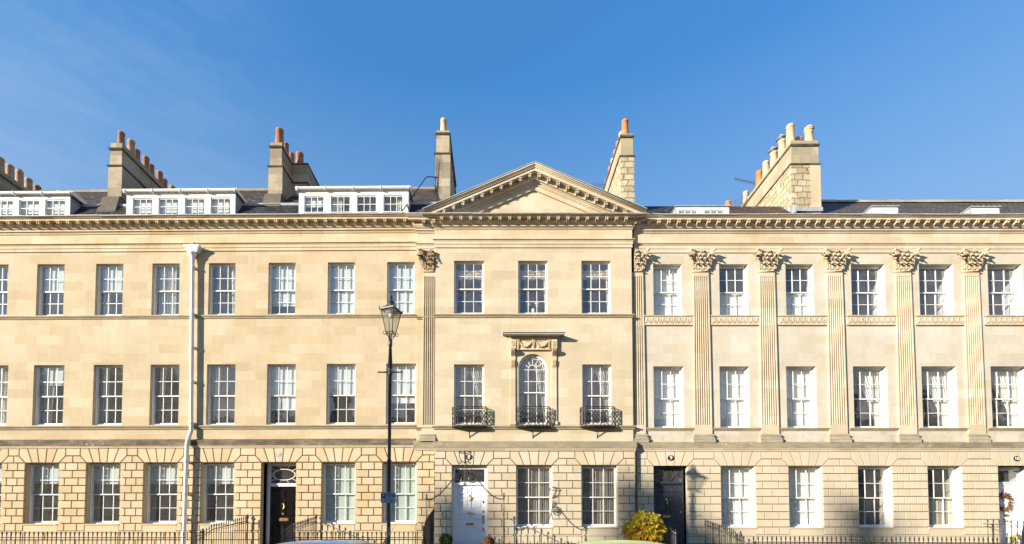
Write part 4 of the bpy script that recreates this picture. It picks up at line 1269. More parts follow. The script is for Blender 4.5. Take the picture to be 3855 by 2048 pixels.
rake(b, 0, .055, yf, YWC + .3); rake(b, .055, .10, yf + .03, YWC + .3); rake(b, .10, .145, yf + .055, YWC + .3); rake(b, .145, .255, yf + .09, YWC + .3)
rake(b, .255, .40, YWC - .18, YWC + .25); rake(b, .40, .435, YWC - .20, YWC + .25); rake(b, .435, .47, YWC - .11, YWC + .25); rake(b, .47, .53, YWC - .07, YWC + .25); rake(b, .53, .56, YWC - .04, YWC + .25)
# tympanum, with a sunk triangular panel
d_o, d_i = .55, .74
px = (az - d_o - tzb) / sl
b.prism([(ax - px, tzb - .02), (ax + px, tzb - .02), (ax, az - d_o)], YWC + .05, YWC + .3)
for sg in (-1, 1):
    p_o = (az - d_o - tzb) / sl; p_i = (az - d_i - tzb) / sl
    b.prism([(ax, az - d_o), (ax, az - d_i), (ax + sg * p_i, tzb), (ax + sg * p_o, tzb)], YWC - .015, YWC + .06)
pd = b.build('pediment', M['trim_c'], hD)
# raking modillions
for sg in (-1, 1):
    for k in range(11):
        xx = .19 + .368 * k
        zz = az - .255 - sl * xx
        if zz - .06 < tzb: continue
        inst('modillion', mod_c, pd, (ax + sg * xx, YWC - .18, zz - .02))
b = MB()
for sg in (-1, 1):
    half = (tx1 - tx0) / 2 + .02
    n = 6
    for k in range(n):
        a, c = half * k / n, half * (k + 1) / n - .008
        b.prism([(ax + sg * a, az + .004 - sl * a), (ax + sg * c, az + .004 - sl * c), (ax + sg * c, az + .034 - sl * c), (ax + sg * a, az + .034 - sl * a)], yf - .015 + random.uniform(-.006, .006), YWC + .35)
b.build('lead_flashing', M['lead'], pd)
b = MB()
for sg in (-1, 1):
    hx_ = (tx1 - tx0) / 2 - .5
    b.quad((ax, YWC + .3, az - .06), (ax + sg * hx_, YWC + .3, az - .06 - sl * hx_), (ax + sg * hx_, 5, az - .06 - sl * hx_), (ax, 5, az - .06))
b.build('roof', M['slate_d'], hD)
b = MB(); b.box(dL + .1, dR - .1, YWC + .31, 6, ztD - 1.2, ztD - .3); b.build('roof', M['lead'], hD)

# surround of the arched window
def arch_surround(root):
    cx = X(1341.8, 860, YWC); b = MB()
    Zq = lambda v, d: Z(v, YWC - d)
    zc1, zc0 = Zq(838.5, .34), Zq(851, .2); zf0 = Zq(876.6, .1); zk0 = Zq(923.5, .08); zb0 = Zq(1066, .05)
    hw = X(1401, 860, YWC - .1) - cx
    # strips, sunk field beside the window
    for sg in (-1, 1):
        xo, xi = cx + sg * (hw - .01), cx + sg * (hw - .20)
        b.box(min(xo, xi), max(xo, xi), YWC - .045, YWC + .02, zb0, zf0)
        b.box(min(xo, xi) - .03, max(xo, xi) + .03, YWC - .07, YWC + .02, zb0 - .04, zb0 + .10)
    sur = b.build('window_surround', M['trim_c'], root)
    # fluted consoles with leaf drops
    q = MB()
    for sg in (-1, 1):
        x0 = cx + sg * (hw - .105); w = .155
        H = zf0 - zk0
        prof = []
        for k in range(15):
            t = k / 14; d = .20 * (1 - t) ** 1.1 + .035 + .055 * math.sin(t * PI * 2.2) * (t < .9)
            prof.append((YWC - d, zf0 - H * .62 * t))
        for k in range(4):
            xa = x0 - w/2 + k * w / 4
            q.prof(xa, xa + w / 4 - .014, prof + [(YWC, zf0 - H * .62), (YWC, zf0)])
        q.prof(x0 - w/2 + .003, x0 + w/2 - .017, [(y + .022, z) for y, z in prof] + [(YWC, zf0 - H * .62), (YWC, zf0)])
        for row in range(4):
            for k in range(4):
                q.ball((x0 - w/2 + .02 + k * .038, YWC - .07 + row * .004, zf0 - H * (.66 + .075 * row)), .027, 6, .9, 1, 1.6)
        q.box(x0 - w/2 + .0, x0 + w/2 - .0, YWC - .06, YWC, zk0, zk0 + .03)
    q.build('console', M['carved_c'], sur)
    # frieze block with festoons
    q = MB()
    q.box(cx - hw + .02, cx + hw - .02, YWC - .07, YWC + .02, zf0 + .005, zc0)
    for sg in (-1, 1):
        xo, xi = cx + sg * (hw + .005), cx + sg * (hw - .215)
        q.box(min(xo, xi), max(xo, xi), YWC - .115, YWC, zf0 - .005, zc0)
    q.box(cx - hw + .22, cx + hw - .22, YWC - .085, YWC, zf0 - .045, zf0 + .004)
    q.build('frieze_block', M['trim_c'], sur)
    q = MB(); hF = zc0 - zf0; yz = YWC - .085
    for sg in (-1, 1):
        c = cx + sg * (hw - .105)
        for r_ in (.075, .05): q.tube([(c + r_ * .8 * math.cos(2*PI*k/16), YWC - .118, zf0 + hF * .5 + r_ * 1.35 * math.sin(2*PI*k/16)) for k in range(16)], .011, 5, True)
        q.ball((c, YWC - .118, zf0 + hF * .5), .028, 8, 1, .6, 1.4)
        for k in range(8): q.ball((c + .035 * math.cos(k*PI/4), YWC - .116, zf0 + hF * .5 + .055 * math.sin(k*PI/4)), .012, 5)
    span = hw - .30
    rnd = random.Random(3)
    for sg in (-1, 1):
        for k in range(30):
            t = k / 29; xx = cx + sg * (.06 + (span - .09) * t); zz = zf0 + hF * (.86 - .68 * math.sin(t * PI) ** .75)
            rr = .022 + .022 * math.sin(t * PI)
            q.ball((xx + rnd.uniform(-.008, .008), yz - rnd.uniform(.0, .03), zz + rnd.uniform(-.014, .014)), rr, 6, 1, 1, .9)
        for k in range(7):                          # ribbon ends
            q.ball((cx + sg * (.10 + .035 * k), yz - .006, zf0 + hF * (.82 + .05 * math.sin(k * 1.7))), .014, 5, 1.4, .8, .8)
    for xx, hh in ((cx, .86), (cx - span, .95), (cx + span, .95)):
        for k in range(11):
            t = k / 10; wv = .05 * (1 - .6 * t) * (1 + .5 * math.sin(k * 2.3))
            for s2 in (-1, 1): q.ball((xx + s2 * wv * .6, yz - .012 - rnd.uniform(0, .02), zf0 + hF * (.94 - hh * t)), .027 * (1 - .4 * t), 6, .8, 1, 1.3)
    q.build('festoon', M['carved_c'], sur)
    # cornice hood with dentils
    q = MB()
    H = zc1 - zc0
    def P(pts):
        n = len(pts); e = hw
        A = [(cx - e - max(0, YWC - y) + .07, y, z) for y, z in pts]; B = [(cx + e + max(0, YWC - y) - .07, y, z) for y, z in pts]
        q.add(A + B, [tuple(range(n)), tuple(range(2*n-1, n-1, -1))] + [(i, (i+1) % n, n + (i+1) % n, n + i) for i in range(n)])
    P([(YWC, zc0), (YWC - .09, zc0), (YWC - .11, zc0 + .05), (YWC, zc0 + .05)])
    P([(YWC, zc0 + .05), (YWC - .11, zc0 + .05), (YWC - .11, zc0 + .10), (YWC, zc0 + .10)])
    n = 42
    for k in range(n):
        xx = cx - hw + .0 + 2 * hw * (k + .5) / n; q.box(xx - .012, xx + .012, YWC - .145, YWC - .11, zc0 + .055, zc0 + .095)
    zz = zc0 + .10
    P([(YWC, zz), (YWC - .26, zz), (YWC - .27, zz + .06), (YWC - .29, zz + .07), (YWC - .33, zc1 - .03), (YWC - .33, zc1), (YWC, zc1 + .03)])
    q.build('hood', M['trim_c'], sur)
    q = MB(); q.box(cx - hw - .29, cx + hw + .29, YWC - .355, YWC, zc1 + .032, zc1 + .05); q.build('lead_flashing', M['lead'], sur)
M['carved_c'] = ashlar('carved_stone', (.46, .345, .20), (.60, .47, .30), (.5, .38, .25), stain=.45)
arch_surround(hD)

# door of number 8
b = MB(); DY8 = YGC + .26
recess(hD, gx0, gx1, FLOOR, zh, YGC, .4, M['rus_c'])
fz0, fz1, tz = Z(1213, DY8), Z(1181, DY8), Z(1220.5, DY8)
lx0, lx1 = X(1144.5, 1250, DY8), X(1219, 1250, DY8)
b.box(gx0 - .005, lx0, DY8 - .07, DY8 + .08, FLOOR, zh); b.box(lx1, gx1 + .005, DY8 - .07, DY8 + .08, FLOOR, zh)
b.box(lx0, lx1, DY8 - .068, DY8 + .08, tz, fz0); b.box(lx0, lx1, DY8 - .068, DY8 + .08, fz1, zh)
fr = b.build('door_frame', M['dwhite'], hD)
b = MB(); b.quad((lx0, DY8, fz0), (lx1, DY8, fz0), (lx1, DY8, fz1), (lx0, DY8, fz1)); b.build('fanlight', M['glass'], fr)
d8 = panel_door(hD, lx0, lx1, FLOOR, tz, DY8, M['dwhite'], [(.075, .30), (.42, .525), (.60, .79), (.84, .955)], M['brass'],
    knock=(X(1181.8, 1256, DY8), Z(1253, DY8), .20), knob=(X(1182, 1289, DY8), Z(1289.3, DY8)), box_=(X(1182, 1318, DY8), Z(1318.5, DY8), .30, .09))
b = MB()
for v0, v1 in ((1260, 1266), (1285, 1289), (1297, 1317), (1329, 1337)):
    b.box(X(1216, 1300, DY8) - .03, X(1216, 1300, DY8) + .03, DY8 - .014, DY8 + .001, Z(v1, DY8), Z(v0, DY8))
b.build('lock_plate', M['brass'], d8)
number_plate(hD, '8', 1179.7, 1150.2, YGC - .001, .14, .115, M['plate_black'], M['plate_white'], .22)

# balconies
def balcony(root, u):
    cx = X(u, 1050, YWC); z0, z1 = Z(1072, YWC - .27), Z(1023, YWC - .27); a, d = .665, .29
    def P(t, z):             # bowed plan, t 0..1
        th = PI * t
        return (cx - a * (1 if math.cos(th) >= 0 else -1) * abs(math.cos(th)) ** .42, YWC - d * abs(math.sin(th)) ** .62, z)
    # even out along arc length
    S = [P(k / 400, 0) for k in range(401)]; L = [0]
    for k in range(400): L.append(L[-1] + math.dist(S[k], S[k+1]))
    def Q(s, z):
        tgt = s * L[-1]; lo = 0
        while lo < 399 and L[lo+1] < tgt: lo += 1
        f = (tgt - L[lo]) / max(1e-9, L[lo+1] - L[lo]); p, q = S[lo], S[lo+1]
        return (p[0] + (q[0]-p[0]) * f, p[1] + (q[1]-p[1]) * f, z)
    b = MB()
    for zz, r_ in ((z1, .016), (z1 - .07, .010), (z0 + .015, .014), (z0 - .0, .016)): b.tube([Q(k / 48, zz) for k in range(49)], r_, 5)
    n = 12; H = z1 - .07 - z0
    rows = 3.5
    # diagonal lattice
    for sg in (-1, 1):
        for i in range(-int(rows) - 1, n + int(rows) + 2):
            pts = []
            for k in range(0, 17):
                t = k / 16; s = (i + sg * rows * t) / n
                if 0 <= s <= 1: pts.append(Q(s, z0 + H * t))
            if len(pts) > 1: b.tube(pts, .0095, 4)
    for j in range(0, int(rows * 2) + 1):
        for i in range(n + 1):
            s = (i + (.5 if j % 2 else 0)) / n
            if s <= 1: b.ball(Q(s, z0 + H * j / (rows * 2)), .019, 5)
    for i in range(n):                                # zig-zag in the top band
        b.tube([Q(i / n, z1 - .07), Q((i + .5) / n, z1), Q((i + 1) / n, z1 - .07)], .008, 4)
    for s in (0, .19, .81, 1): b.tube([Q(s, z0), Q(s, z1 + .012)], .014, 5)
    bal = b.build('balcony', M['iron'], root)
    f = MB()                                          # slatted floor
    for k in range(5):
        y = YWC - .04 - k * .056
        hw = a * (1 - ((-(y - YWC)) / d) ** 3.2) ** .6 if (YWC - y) < d else .1
        f.box(cx - hw, cx + hw, y - .020, y + .020, z0 - .025, z0 - .008)
    for xx in (-.45, 0, .45): f.box(cx + xx - .015, cx + xx + .015, YWC - d + .03, YWC, z0 - .045, z0 - .026)
    f.build('balcony_floor', M['iron'], bal)
    br = MB(); br.tube([(cx, YWC + .01, z0 - .36), (cx, YWC - .05, z0 - .30), (cx, YWC - .20, z0 - .06), (cx, YWC - .24, z0 - .04)], [.022, .018, .016, .02], 6)
    br.tube([(cx, YWC + .01, z0 - .30), (cx, YWC + .0, z0 - .42)], .024, 6)
    br.build('bracket', M['iron'], bal)
for u in (1181.5, 1340.5, 1502.5): balcony(hD, u)

# stacks of number 8
x3 = X(1113.5, 420, 1.5); x4 = X(1578, 420, 1.5)
s3 = stack(hD, x3, 1.5, 3.1, .66, .56, (505, 388, 338, 327), (M['stack_l'], M['stack_l']), [(.0, .35, 'buff', .78, .165, 'cap')])
s4 = stack(hD, x4, 1.5, 3.3, .60, .52, (506, 394.5, 345, 335), (M['rubble'], M['stack_r']), [(0, .28 + .50 * k, ('orange', 'cream', 'orange', 'orange', 'cream', 'orange', 'cream')[k], .82 if k == 0 else .7, .17) for k in range(6)])
b = MB(); rnd = random.Random(5)                       # spiked ironwork on the stack's flank
for k in range(13):
    zz = Z(498 - 7 * k, 1.7); xx = x3 - .33 + .012 * k - .0; 
    b.tube([(xx - .02, 1.46, zz), (xx - .15 - .04 * (k % 2), 1.44, zz + .13)], [.010, .003], 4); b.tube([(xx + .04, 1.46, zz), (xx + .14, 1.42, zz + .12)], [.010, .003], 4)
b.tube([(x3 - .33, 1.45, Z(502, 1.5)), (x3 - .22, 1.45, Z(406, 1.5))], [.03, .008], 5)
b.build('spike_guard', M['iron'], s3)
b = MB(); b.tube([(x3 - .25, 1.5, Z(446, 1.5)), (x3 - .62, 1.35, Z(447, 1.4)), (x3 - .70, 1.3, Z(450, 1.35)), (X(1012, 530, .25), .25, Z(531, .25))], .022, 6); b.build('stay_rod', M['lampiron'], s3)
# ------------------------------------------------------------------ right-hand houses
def scroll_mesh(mat, L, n, H):
    """running-dog scroll panel in relief, from x=0 to L, z centred on 0"""
    b = MB(); p = L / n
    for k in range(n):
        cx = p * (k + .5); r = H * .30
        pts = [(cx - p * .62, 0, -H * .36), (cx - p * .40, 0, -H * .33), (cx - p * .16, 0, -H * .12), (cx - p * .08, 0, H * .14)]
        pts += [(a + p * .17, 0, c + .0) for a, _, c in spiral(cx - p * .0, .0, r, .02, 1.25, PI * .78, -1, 22)]
        b.tube(pts, [.014, .019, .025, .027] + [.027 - .009 * i / 22 for i in range(23)], 6)
        b.ball((cx + p * .17, 0, 0), .02, 6, 1, .7, 1)
    return b.mesh('scroll', mat)

RIGHT = []
def right_house(label, uL, uR, w2, w1, w0, door, pils, strips, lining1, paint, roomy):
    h, xL, xR = house('pilastered_house', label, uL, uR)
    rb = MB(); rd = MB()
    set_ = .22 if paint else .20
    h2 = windows(h, rb, w2, *ROWS_R[0], YWL, set_, lining1, .03 if paint else .075)
    h1 = windows(h, rd, w1, *ROWS_R[1], YWL, set_ + .02, lining1, .03 if paint else .075)
    upper_wall(h, M['stone_r'], xL, xR, Z(1128, 0), Z(605, 0), YWL, h2 + h1, set_ + .03)
    zt, zh, zs = Z(1135.6, YGL), Z(1172.5, YGL), Z(1327, YGL)
    ops = []
    for a, c, cov in w0:
        x0, x1 = X(a, 1250, YGL), X(c, 1250, YGL)
        wn = sash(h, x0, x1, zs, zh - .03, YGL + .26, cov, interior=rd, lining=lining1); ops.append((x0, x1, zs, FLOOR, False))
        for xx, a_, b_ in ((x0, 0, .009), (x1, -.009, 0)): q = MB(); q.box(xx + a_, xx + b_, YGL + (.03 if paint else .13), YGL + .224, zs + .002, zh - .032); q.build('painted_reveal', M['white'], wn)
    x0, x1 = X(door[0], 1250, YGL), X(door[1], 1250, YGL); ops.append((x0, x1, zs, FLOOR, True))
    RIGHT.append((h, xR, ops))
    rb.build('room', M['roomb'], h); rd.build('room', M['roomd'], h)
    platband(h, M['weather_c'] if not paint else M['weather_l2'], M['trim_r'], xL, xR, 1114, 1127.5, 1135, YWL, YGL)
    x_first = X(1646, 555, -.12) - 4 * 14
    n = math.ceil((xL - x_first) / .387); f = x_first + n * .387
    co, zt2 = entablature(h, M['trim_r'], 0, 0, ENT_R, YWL, mod_r, x0=xL, x1=xR, first=f, spacing=.387, big=.42)
    for u in pils: pilaster(h, u, YWL, 626.5, 685.4, 1091.5, 1114, M['trim_r'], cap_s if u == 1603 else cap_r, cut=(X(1590.5, 1100, YWC) - .02, 999))
    for a, c in strips:
        q0, q1 = X(a, 806, 0), X(c, 806, 0)
        zc, zd = Z(793.5, -.05), Z(819, -.02); hh = zc - zd
        q = MB(); q.box(q0, q1, -.035, .02, zd, zc); q.prof(q0, q1, [(.0, zc - .055), (-.055, zc - .05), (-.075, zc - .02), (-.075, zc), (0, zc + .01)]); q.prof(q0, q1, [(0, zd), (-.05, zd), (-.06, zd + .03), (-.04, zd + .055), (0, zd + .055)])
        sb = q.build('scroll_frieze', M['carved_r'], h)
        me = scroll_mesh(M['carved_r'], q1 - q0 - .05, max(4, int(round((q1 - q0) / .215))), hh - .10)
        inst('scroll', me, sb, (q0 + .04, -.04, (zc + zd) / 2))
        p0, p1 = X(a + 6, 1078, 0), X(c + 1, 1078, 0)
        sill_string(h, M['weather_s'], p0, p1, 1076, 1083.5, YWL, .08)
        q = MB(); q.box(p0 - .1, p1 + .1, -.006, .01, Z(1112, 0), Z(1083.5, 0)); q.build('apron_panel', M['apron_r'], h)
    return h, xL, xR, zt2
M['weather_l2'] = weathered('weathered_pale_platband', (.38, .31, .215), (.15, .13, .095), .85)

M['slate_b'] = slate('red_brown_slate', (.062, .036, .026), (.09, .058, .046), .14, .3)
XP2 = 2096
hE, eL, eR, zE = right_house('pilastered house with closed white shutters behind its windows and a navy door, numbered 9', 1597, XP2,
    [(1643.7, 1715, 'shut:1'), (1810, 1882.7, 'shut:.5'), (1977, 2047.5, 'shut:.52')],
    [(1644.5, 1720, 'shut:1'), (1811, 1886, 'shut:1'), (1979, 2054.5, 'shut:1')],
    [(1815, 1901, 'shut:1'), (1986, 2070.5, 'shut:1')], (1645.7, 1730.5), [1603, 1770, 1938.4], [(1618, 1744), (1788, 1911), (1957, 2085)], None, False, 0)
hF, fL, fR, zF = right_house('pilastered house with deep white window reveals and looped white curtains, numbered 10', XP2, 2790,
    [(2142, 2227, 'none'), (2313, 2399, 'none'), (2486, 2574, 'none'), (2660, 2748, 'none')],
    [(2147.7, 2233.6, 'tieright:-.1'), (2320, 2408.6, 'tieright:-.2'), (2494.5, 2588, 'tieright:-.2'), (2672, 2762, 'none')],
    [(2161, 2246, 'none'), (2336.5, 2422, 'cafe:.5'), (2700, 2780, 'none')], (2514, 2604), [2111, 2285.7, 2459.4, 2634], [(2130, 2256), (2303, 2430), (2477, 2603), (2652, 2775)], .28, True, 0)

rusticated([(q[0], q[1]) for q in RIGHT], M['rus_r'], eL, fR, Z(1135.6, YGL), Z(1172.5, YGL), [o for q in RIGHT for o in q[2]], YGL, .055, g_=.0135)

def slope_roof(h, xL, xR, z0, y0, z1, y1, mat, ridge=None):
    b = MB(); b.quad((xL, y0, z0), (xR, y0, z0), (xR, y1, z1), (xL, y1, z1)); b.quad((xL, y1, z1), (xR, y1, z1), (xR, y1 + 5, z0), (xL, y1 + 5, z0))
    for xx in (xL, xR): b.add([(xx, y0, z0), (xx, y1, z1), (xx, y1 + 5, z0)], [(0, 1, 2)])
    r = b.build('roof', M[mat], h)
    if ridge:
        q = MB(); x = xL
        while x < xR:
            l = random.uniform(.5, .7); q.prof(x, min(xR, x + l) - .01, [(y1 - .20, z1 - .14 + random.uniform(0, .015)), (y1 - .13, z1 - .01), (y1, z1 + .10 + random.uniform(0, .03)), (y1 + .2, z1 - .05)]); x += l
        q.build('ridge_tiles', M[ridge], r)
    return r
eM = X(1862, 530, 1)
slope_roof(hE, eL, eM, zE - .05, .1, Z(519, 2.6), 2.6, 'slate_d')
slope_roof(hE, eM, eR, zE - .05, .1, Z(519.5, 2.2), 2.2, 'slate_b')
slope_roof(hF, eR, fR + 9, zF - .05, .1, Z(508.5, 3.6), 3.6, 'slate_r', 'stack_r')
# low rooflight dormers
def low_dormer(h, u0, u1, vt, Y0, wins, lead_l):
    x0, x1 = X(u0, vt, Y0), X(u1, vt, Y0); zt, zb = Z(vt, Y0), Z(545, Y0)
    hs = [(X(a, vt, Y0), X(c, vt, Y0), zb + .05, zt - f * (zt - zb)) for a, c, f in wins]
    b = MB(); wall_grid(b, x0, x1, zb - .4, zt, Y0, hs, .08)
    d = b.build('dormer', M['white'], h)
    b = MB()
    for xx in (x0, x1): b.box(xx - .03, xx + .03, Y0 + .004, Y0 + 1.9, zb - .5, zt)
    b.box(x0 - .06, x1 + .06, Y0 - .05, Y0 + 2.0, zt + .001, zt + .035)
    for k in range(6):
        xx = x0 + (x1 - x0) * k / 5; b.box(xx - .018, xx + .018, Y0 - .055, Y0 + 2, zt + .03, zt + .055)
    b.build('dormer_roof', M['lead'], d)
    rb = MB()
    for a, c, za, zb_ in hs:
        b = MB(); f = .03; Yf = Y0 + .03
        b.box(a - .004, a + f, Yf, Yf + .05, za - .1, zb_); b.box(c - f, c + .004, Yf, Yf + .05, za - .1, zb_); b.box(a + f, c - f, Yf + .001, Yf + .05, zb_ - f, zb_ + .004)
        for k in (1, 2): xx = a + (c - a) * k / 3; b.box(xx - .015, xx + .015, Yf + .005, Yf + .045, za - .1, zb_ - f)
        b.box(a + f, c - f, Yf + .007, Yf + .043, (za + zb_) / 2 + .0, (za + zb_) / 2 + .02)
        b.cur = 1; b.quad((a + f, Yf + .02, za - .1), (c - f, Yf + .02, za - .1), (c - f, Yf + .02, zb_ - f), (a + f, Yf + .02, zb_ - f))
        b.build('dormer_window', [M['white'], M['glassd']], d)
        room(rb, a, c, za, zb_, Y0 + .1, 1.4, .05)
    rb.build('room', M['room'], d)
low_dormer(hE, 1768 - 66, 1833 + 0, 520.5, .5, [(1708, 1756, .35), (1772, 1822, .35)], True)
low_dormer(hF, 2194, 2258, 521, .75, [(2207, 2245, .72)], True)
low_dormer(hF, 2443, 2513, 522.5, .75, [(2456, 2500, .72)], True)
# big double stack between the two right houses
x5 = X(2026, 420, 1.5)
PK = [(-.42, .30, 'cream', .92, .19), (.38, .28, 'cream', .62, .19, 'holes'), (.10, .62, 'cream', .40, .19, 'holes'), (-.40, .92, 'cream', .78, .175, 'hood'), (-.40, 1.55, 'cream', .74, .175, 'hood'),
      (-.42, 2.15, 'cream', .76, .17), (-.42, 2.72, 'orange', .74, .17), (-.42, 3.95, 'cream', .62, .16)]
s5 = stack(hF, x5, 1.5, 5.2, 1.26, 1.18, (531, 415, 367, 352), (M['rubble'], M['stack_r']), PK)
b = MB(); xr_ = x5 + .63; b.box(xr_ - .42, xr_ + .012, 1.492, 1.9, Z(531, 1.5) - .8, Z(415, 1.5) - .01); b.build('stack_quoin', M['trim_c'], s5)
b = MB()
for k in range(7):
    xa = x5 - .9 - .34 * k * .6; 
    b.box(x5 - .70, x5 - .62, 1.2 + .3 * k, 1.2 + .3 * k + .29, Z(532, 1.5) - .25 + .17 * k, Z(532, 1.5) + .05 + .2 * k)
b.box(x5 - .72, x5 + .66, 1.42, 1.5, Z(534, 1.5), Z(524, 1.5)); b.build('lead_flashing', M['lead'], s5)
# lone pot peeping over the roof of number 9
chimney_pot(hE, X(1832, 517, 6.0), 6.0, Z(529, 6.0), 'orange', .45, .17)

# doors 9 and 10
DY9 = YGL + .30; zh = Z(1172.5, YGL)
x0, x1 = X(1645.7, 1250, YGL), X(1730.5, 1250, YGL)
recess(hE, x0, x1, FLOOR, zh, YGL, .42, M['rus_r'])
a0, a1 = X(1646.5, 1250, DY9), X(1714.6, 1250, DY9); fz0, fz1, tz = Z(1211.5, DY9), Z(1180.5, DY9), Z(1219.5, DY9)
b = MB()
b.box(x0 - .005, a0 + .012, DY9 - .06, DY9 + .08, FLOOR, zh); b.box(a1, a1 + .05, DY9 - .06, DY9 + .08, FLOOR, zh); b.box(a1 + .05, x1 + .005, DY9 + .03, DY9 + .1, FLOOR, zh)
b.box(a0 + .012, a1, DY9 - .055, DY9 + .08, fz1, zh); b.box(a0 + .012, a1, DY9 - .05, DY9 + .08, tz, fz0)
b.box(a0 + .012, a1 + .03, DY9 - .10, DY9 - .05, fz0 - .07, fz0 - .015); b.box(a0 + .012, a1 + .01, DY9 - .08, DY9 - .05, fz0 - .11, fz0 - .07)
xm, zc = (a0 + a1) / 2 - .0, (fz0 + fz1) / 2; r = (fz1 - fz0) / 2 - .02
b.tube([(xm + r * math.cos(2*PI*k/24), DY9 - .01, zc + r * math.sin(2*PI*k/24)) for k in range(24)], .017, 6, True)
for sg in (-1, 1):                                         # four-pointed concave stars either side
    c = xm + sg * (r * 1.98)
    for sx in (-1, 1):
        for sy in (-1, 1):
            b.tube([(c + sx * r * .92 * (1 - math.cos(PI/2*k/6)), DY9 - .01, zc + sy * r * .98 * (1 - math.sin(PI/2*k/6))) for k in range(7)], .013, 5)
fr = b.build('door_frame', M['dnavy'], hE)
b = MB(); b.quad((a0, DY9, fz0), (a1, DY9, fz0), (a1, DY9, fz1), (a0, DY9, fz1)); b.build('fanlight', M['glass'], fr)
d9 = panel_door(hE, a0 + .012, a1, FLOOR, tz, DY9, M['dnavy'], [(.03, .28), (.365, .455), (.54, .80), (.865, .965)], M['brass'],
    knock=None, knob=(X(1711.5, 1290, DY9), Z(1289, DY9)), box_=(X(1676.5, 1299.5, DY9), Z(1299.5, DY9), .30, .10))
b = MB(); xk, zk = X(1676, 1262, DY9), Z(1263, DY9)
b.tube([(xk - .03, DY9 - .02, zk + .1), (xk + .02, DY9 - .04, zk + .06), (xk + .03, DY9 - .045, zk - .02), (xk, DY9 - .04, zk - .09), (xk - .03, DY9 - .03, zk - .06)], [.012, .018, .016, .02, .01], 6); b.ball((xk, DY9 - .02, zk + .12), .025, 8)
b.build('knocker', M['brass'], d9)
b = MB(); xi = X(1721, 1290, DY9); b.box(xi - .028, xi + .028, DY9 + .0, DY9 + .029, Z(1302, DY9), Z(1275, DY9))
for k in range(5): b.box(xi - .018, xi + .018, DY9 - .006, DY9 + .002, Z(1299 - k * 4.5, DY9), Z(1297 - k * 4.5, DY9))
b.build('entry_phone', M['plate_black'], hE)
number_plate(hE, '9', 1687.9, 1152.4, YGL - .001, .13, .11, M['plate_black'], M['plate_white'], .21)
number_plate(hF, '10', 2558, 1154, YGL - .001, .13, .11, M['plate_black'], M['plate_white'], .19)
DY10 = YGL + .42
x0, x1 = X(2514, 1250, YGL), X(2604, 1250, YGL)
recess(hF, x0, x1, FLOOR, zh, YGL, .5, M['rus_r'])
fz0, fz1, tz = Z(1213, DY10), Z(1184, DY10), Z(1222, DY10)
a0, a1 = x0 - .02, x1 - .1
b = MB(); b.box(x0 - .02, x0 + .05, DY10 - .05, DY10 + .08, FLOOR, zh); b.box(a1 - .02, x1 + .005, YGL + .05, DY10 + .08, FLOOR, zh)
b.box(a0 + .07, a1 - .02, DY10 - .05, DY10 + .08, fz1, zh); b.box(a0 + .07, a1 - .02, DY10 - .05, DY10 + .08, tz, fz0); b.box(a0 + .07, a1 - .02, DY10 - .09, DY10 - .05, fz0 - .06, fz0 - .01)
fr = b.build('door_frame', M['white'], hF)
b = MB(); b.quad((a0, DY10, fz0), (a1, DY10, fz0), (a1, DY10, fz1), (a0, DY10, fz1)); b.build('fanlight', M['glass'], fr)
d10 = panel_door(hF, x0 + .05, a1 - .02, FLOOR, tz, DY10, M['dwhite'], [(.05, .30), (.36, .46), (.54, .78), (.84, .96)], M['brass'], knob=(X(2528, 1308, DY10), Z(1309, DY10)), box_=(X(2532, 1297, DY10), Z(1297, DY10), .22, .10))

# wreath of dried leaves on the white door
M['wleaf'] = simple('wreath_leaf', (.10, .09, .04), .7, .5, 14)
M['wred'] = simple('wreath_red', (.20, .05, .035), .7, .5, 14)
rnd = random.Random(11)
wc = (X(2521, 1263, DY10) - .02, DY10 - .07, Z(1263, DY10))
wr = thing('door_wreath', 'dark red and green dried leaf wreath hanging on the white door numbered 10', 'wreath', wc)
for nm, mt, n in (('wreath_leaves', 'wleaf', 260), ('wreath_berries', 'wred', 160)):
    b = MB()
    for k in range(n):
        a = rnd.uniform(0, 2 * PI); rr = .24 + rnd.gauss(0, .045); c = Vector((wc[0] + rr * math.cos(a), wc[1] + rnd.uniform(-.05, .04), wc[2] + rr * math.sin(a)))
        d = Vector((math.cos(a + rnd.uniform(-.7, .7)), rnd.uniform(-.6, .3), math.sin(a + rnd.uniform(-.7, .7)))) * rnd.uniform(.07, .14); s = d.cross(Vector((rnd.random(), 1, rnd.random()))).normalized() * .016
        b.add([c - s * .3, c + d * .5 - s, c + d, c + d * .5 + s], [(0, 1, 2, 3)])
    b.build(nm, M[mt], wr)

# ------------------------------------------------------------------ rooftop aerials
def yagi(label, u, v, Y, L, ang, n, rodl, mast):
    c = (X(u, v, Y), Y, Z(v, Y)); t = thing('tv_aerial', label, 'tv aerial', c)
    b = MB(); dx, dz = math.cos(ang), math.sin(ang)
    b.tube([(c[0] - dx * L / 2, c[1], c[2] - dz * L / 2), (c[0] + dx * L / 2, c[1], c[2] + dz * L / 2)], .016, 5); b.build('boom', M['alu'], t)
    b = MB()
    for k in range(n):
        f = (k / (n - 1) - .5) * L; x, z = c[0] + dx * f, c[2] + dz * f
        b.tube([(x - dz * rodl * .25, c[1] - rodl, z + dx * rodl * .25 - .03), (x + dz * rodl * .25, c[1] + rodl, z - dx * rodl * .25 + .03)], .011, 4)
    b.build('element', M['alu'], t)
    b = MB(); b.tube(mast, .02, 5); b.build('mast', M['alu'], t)
M['alu'] = simple('aluminium', (.30, .31, .33), .45, .1, 5, .8)
c = lambda u, v, Y: (X(u, v, Y), Y, Z(v, Y))
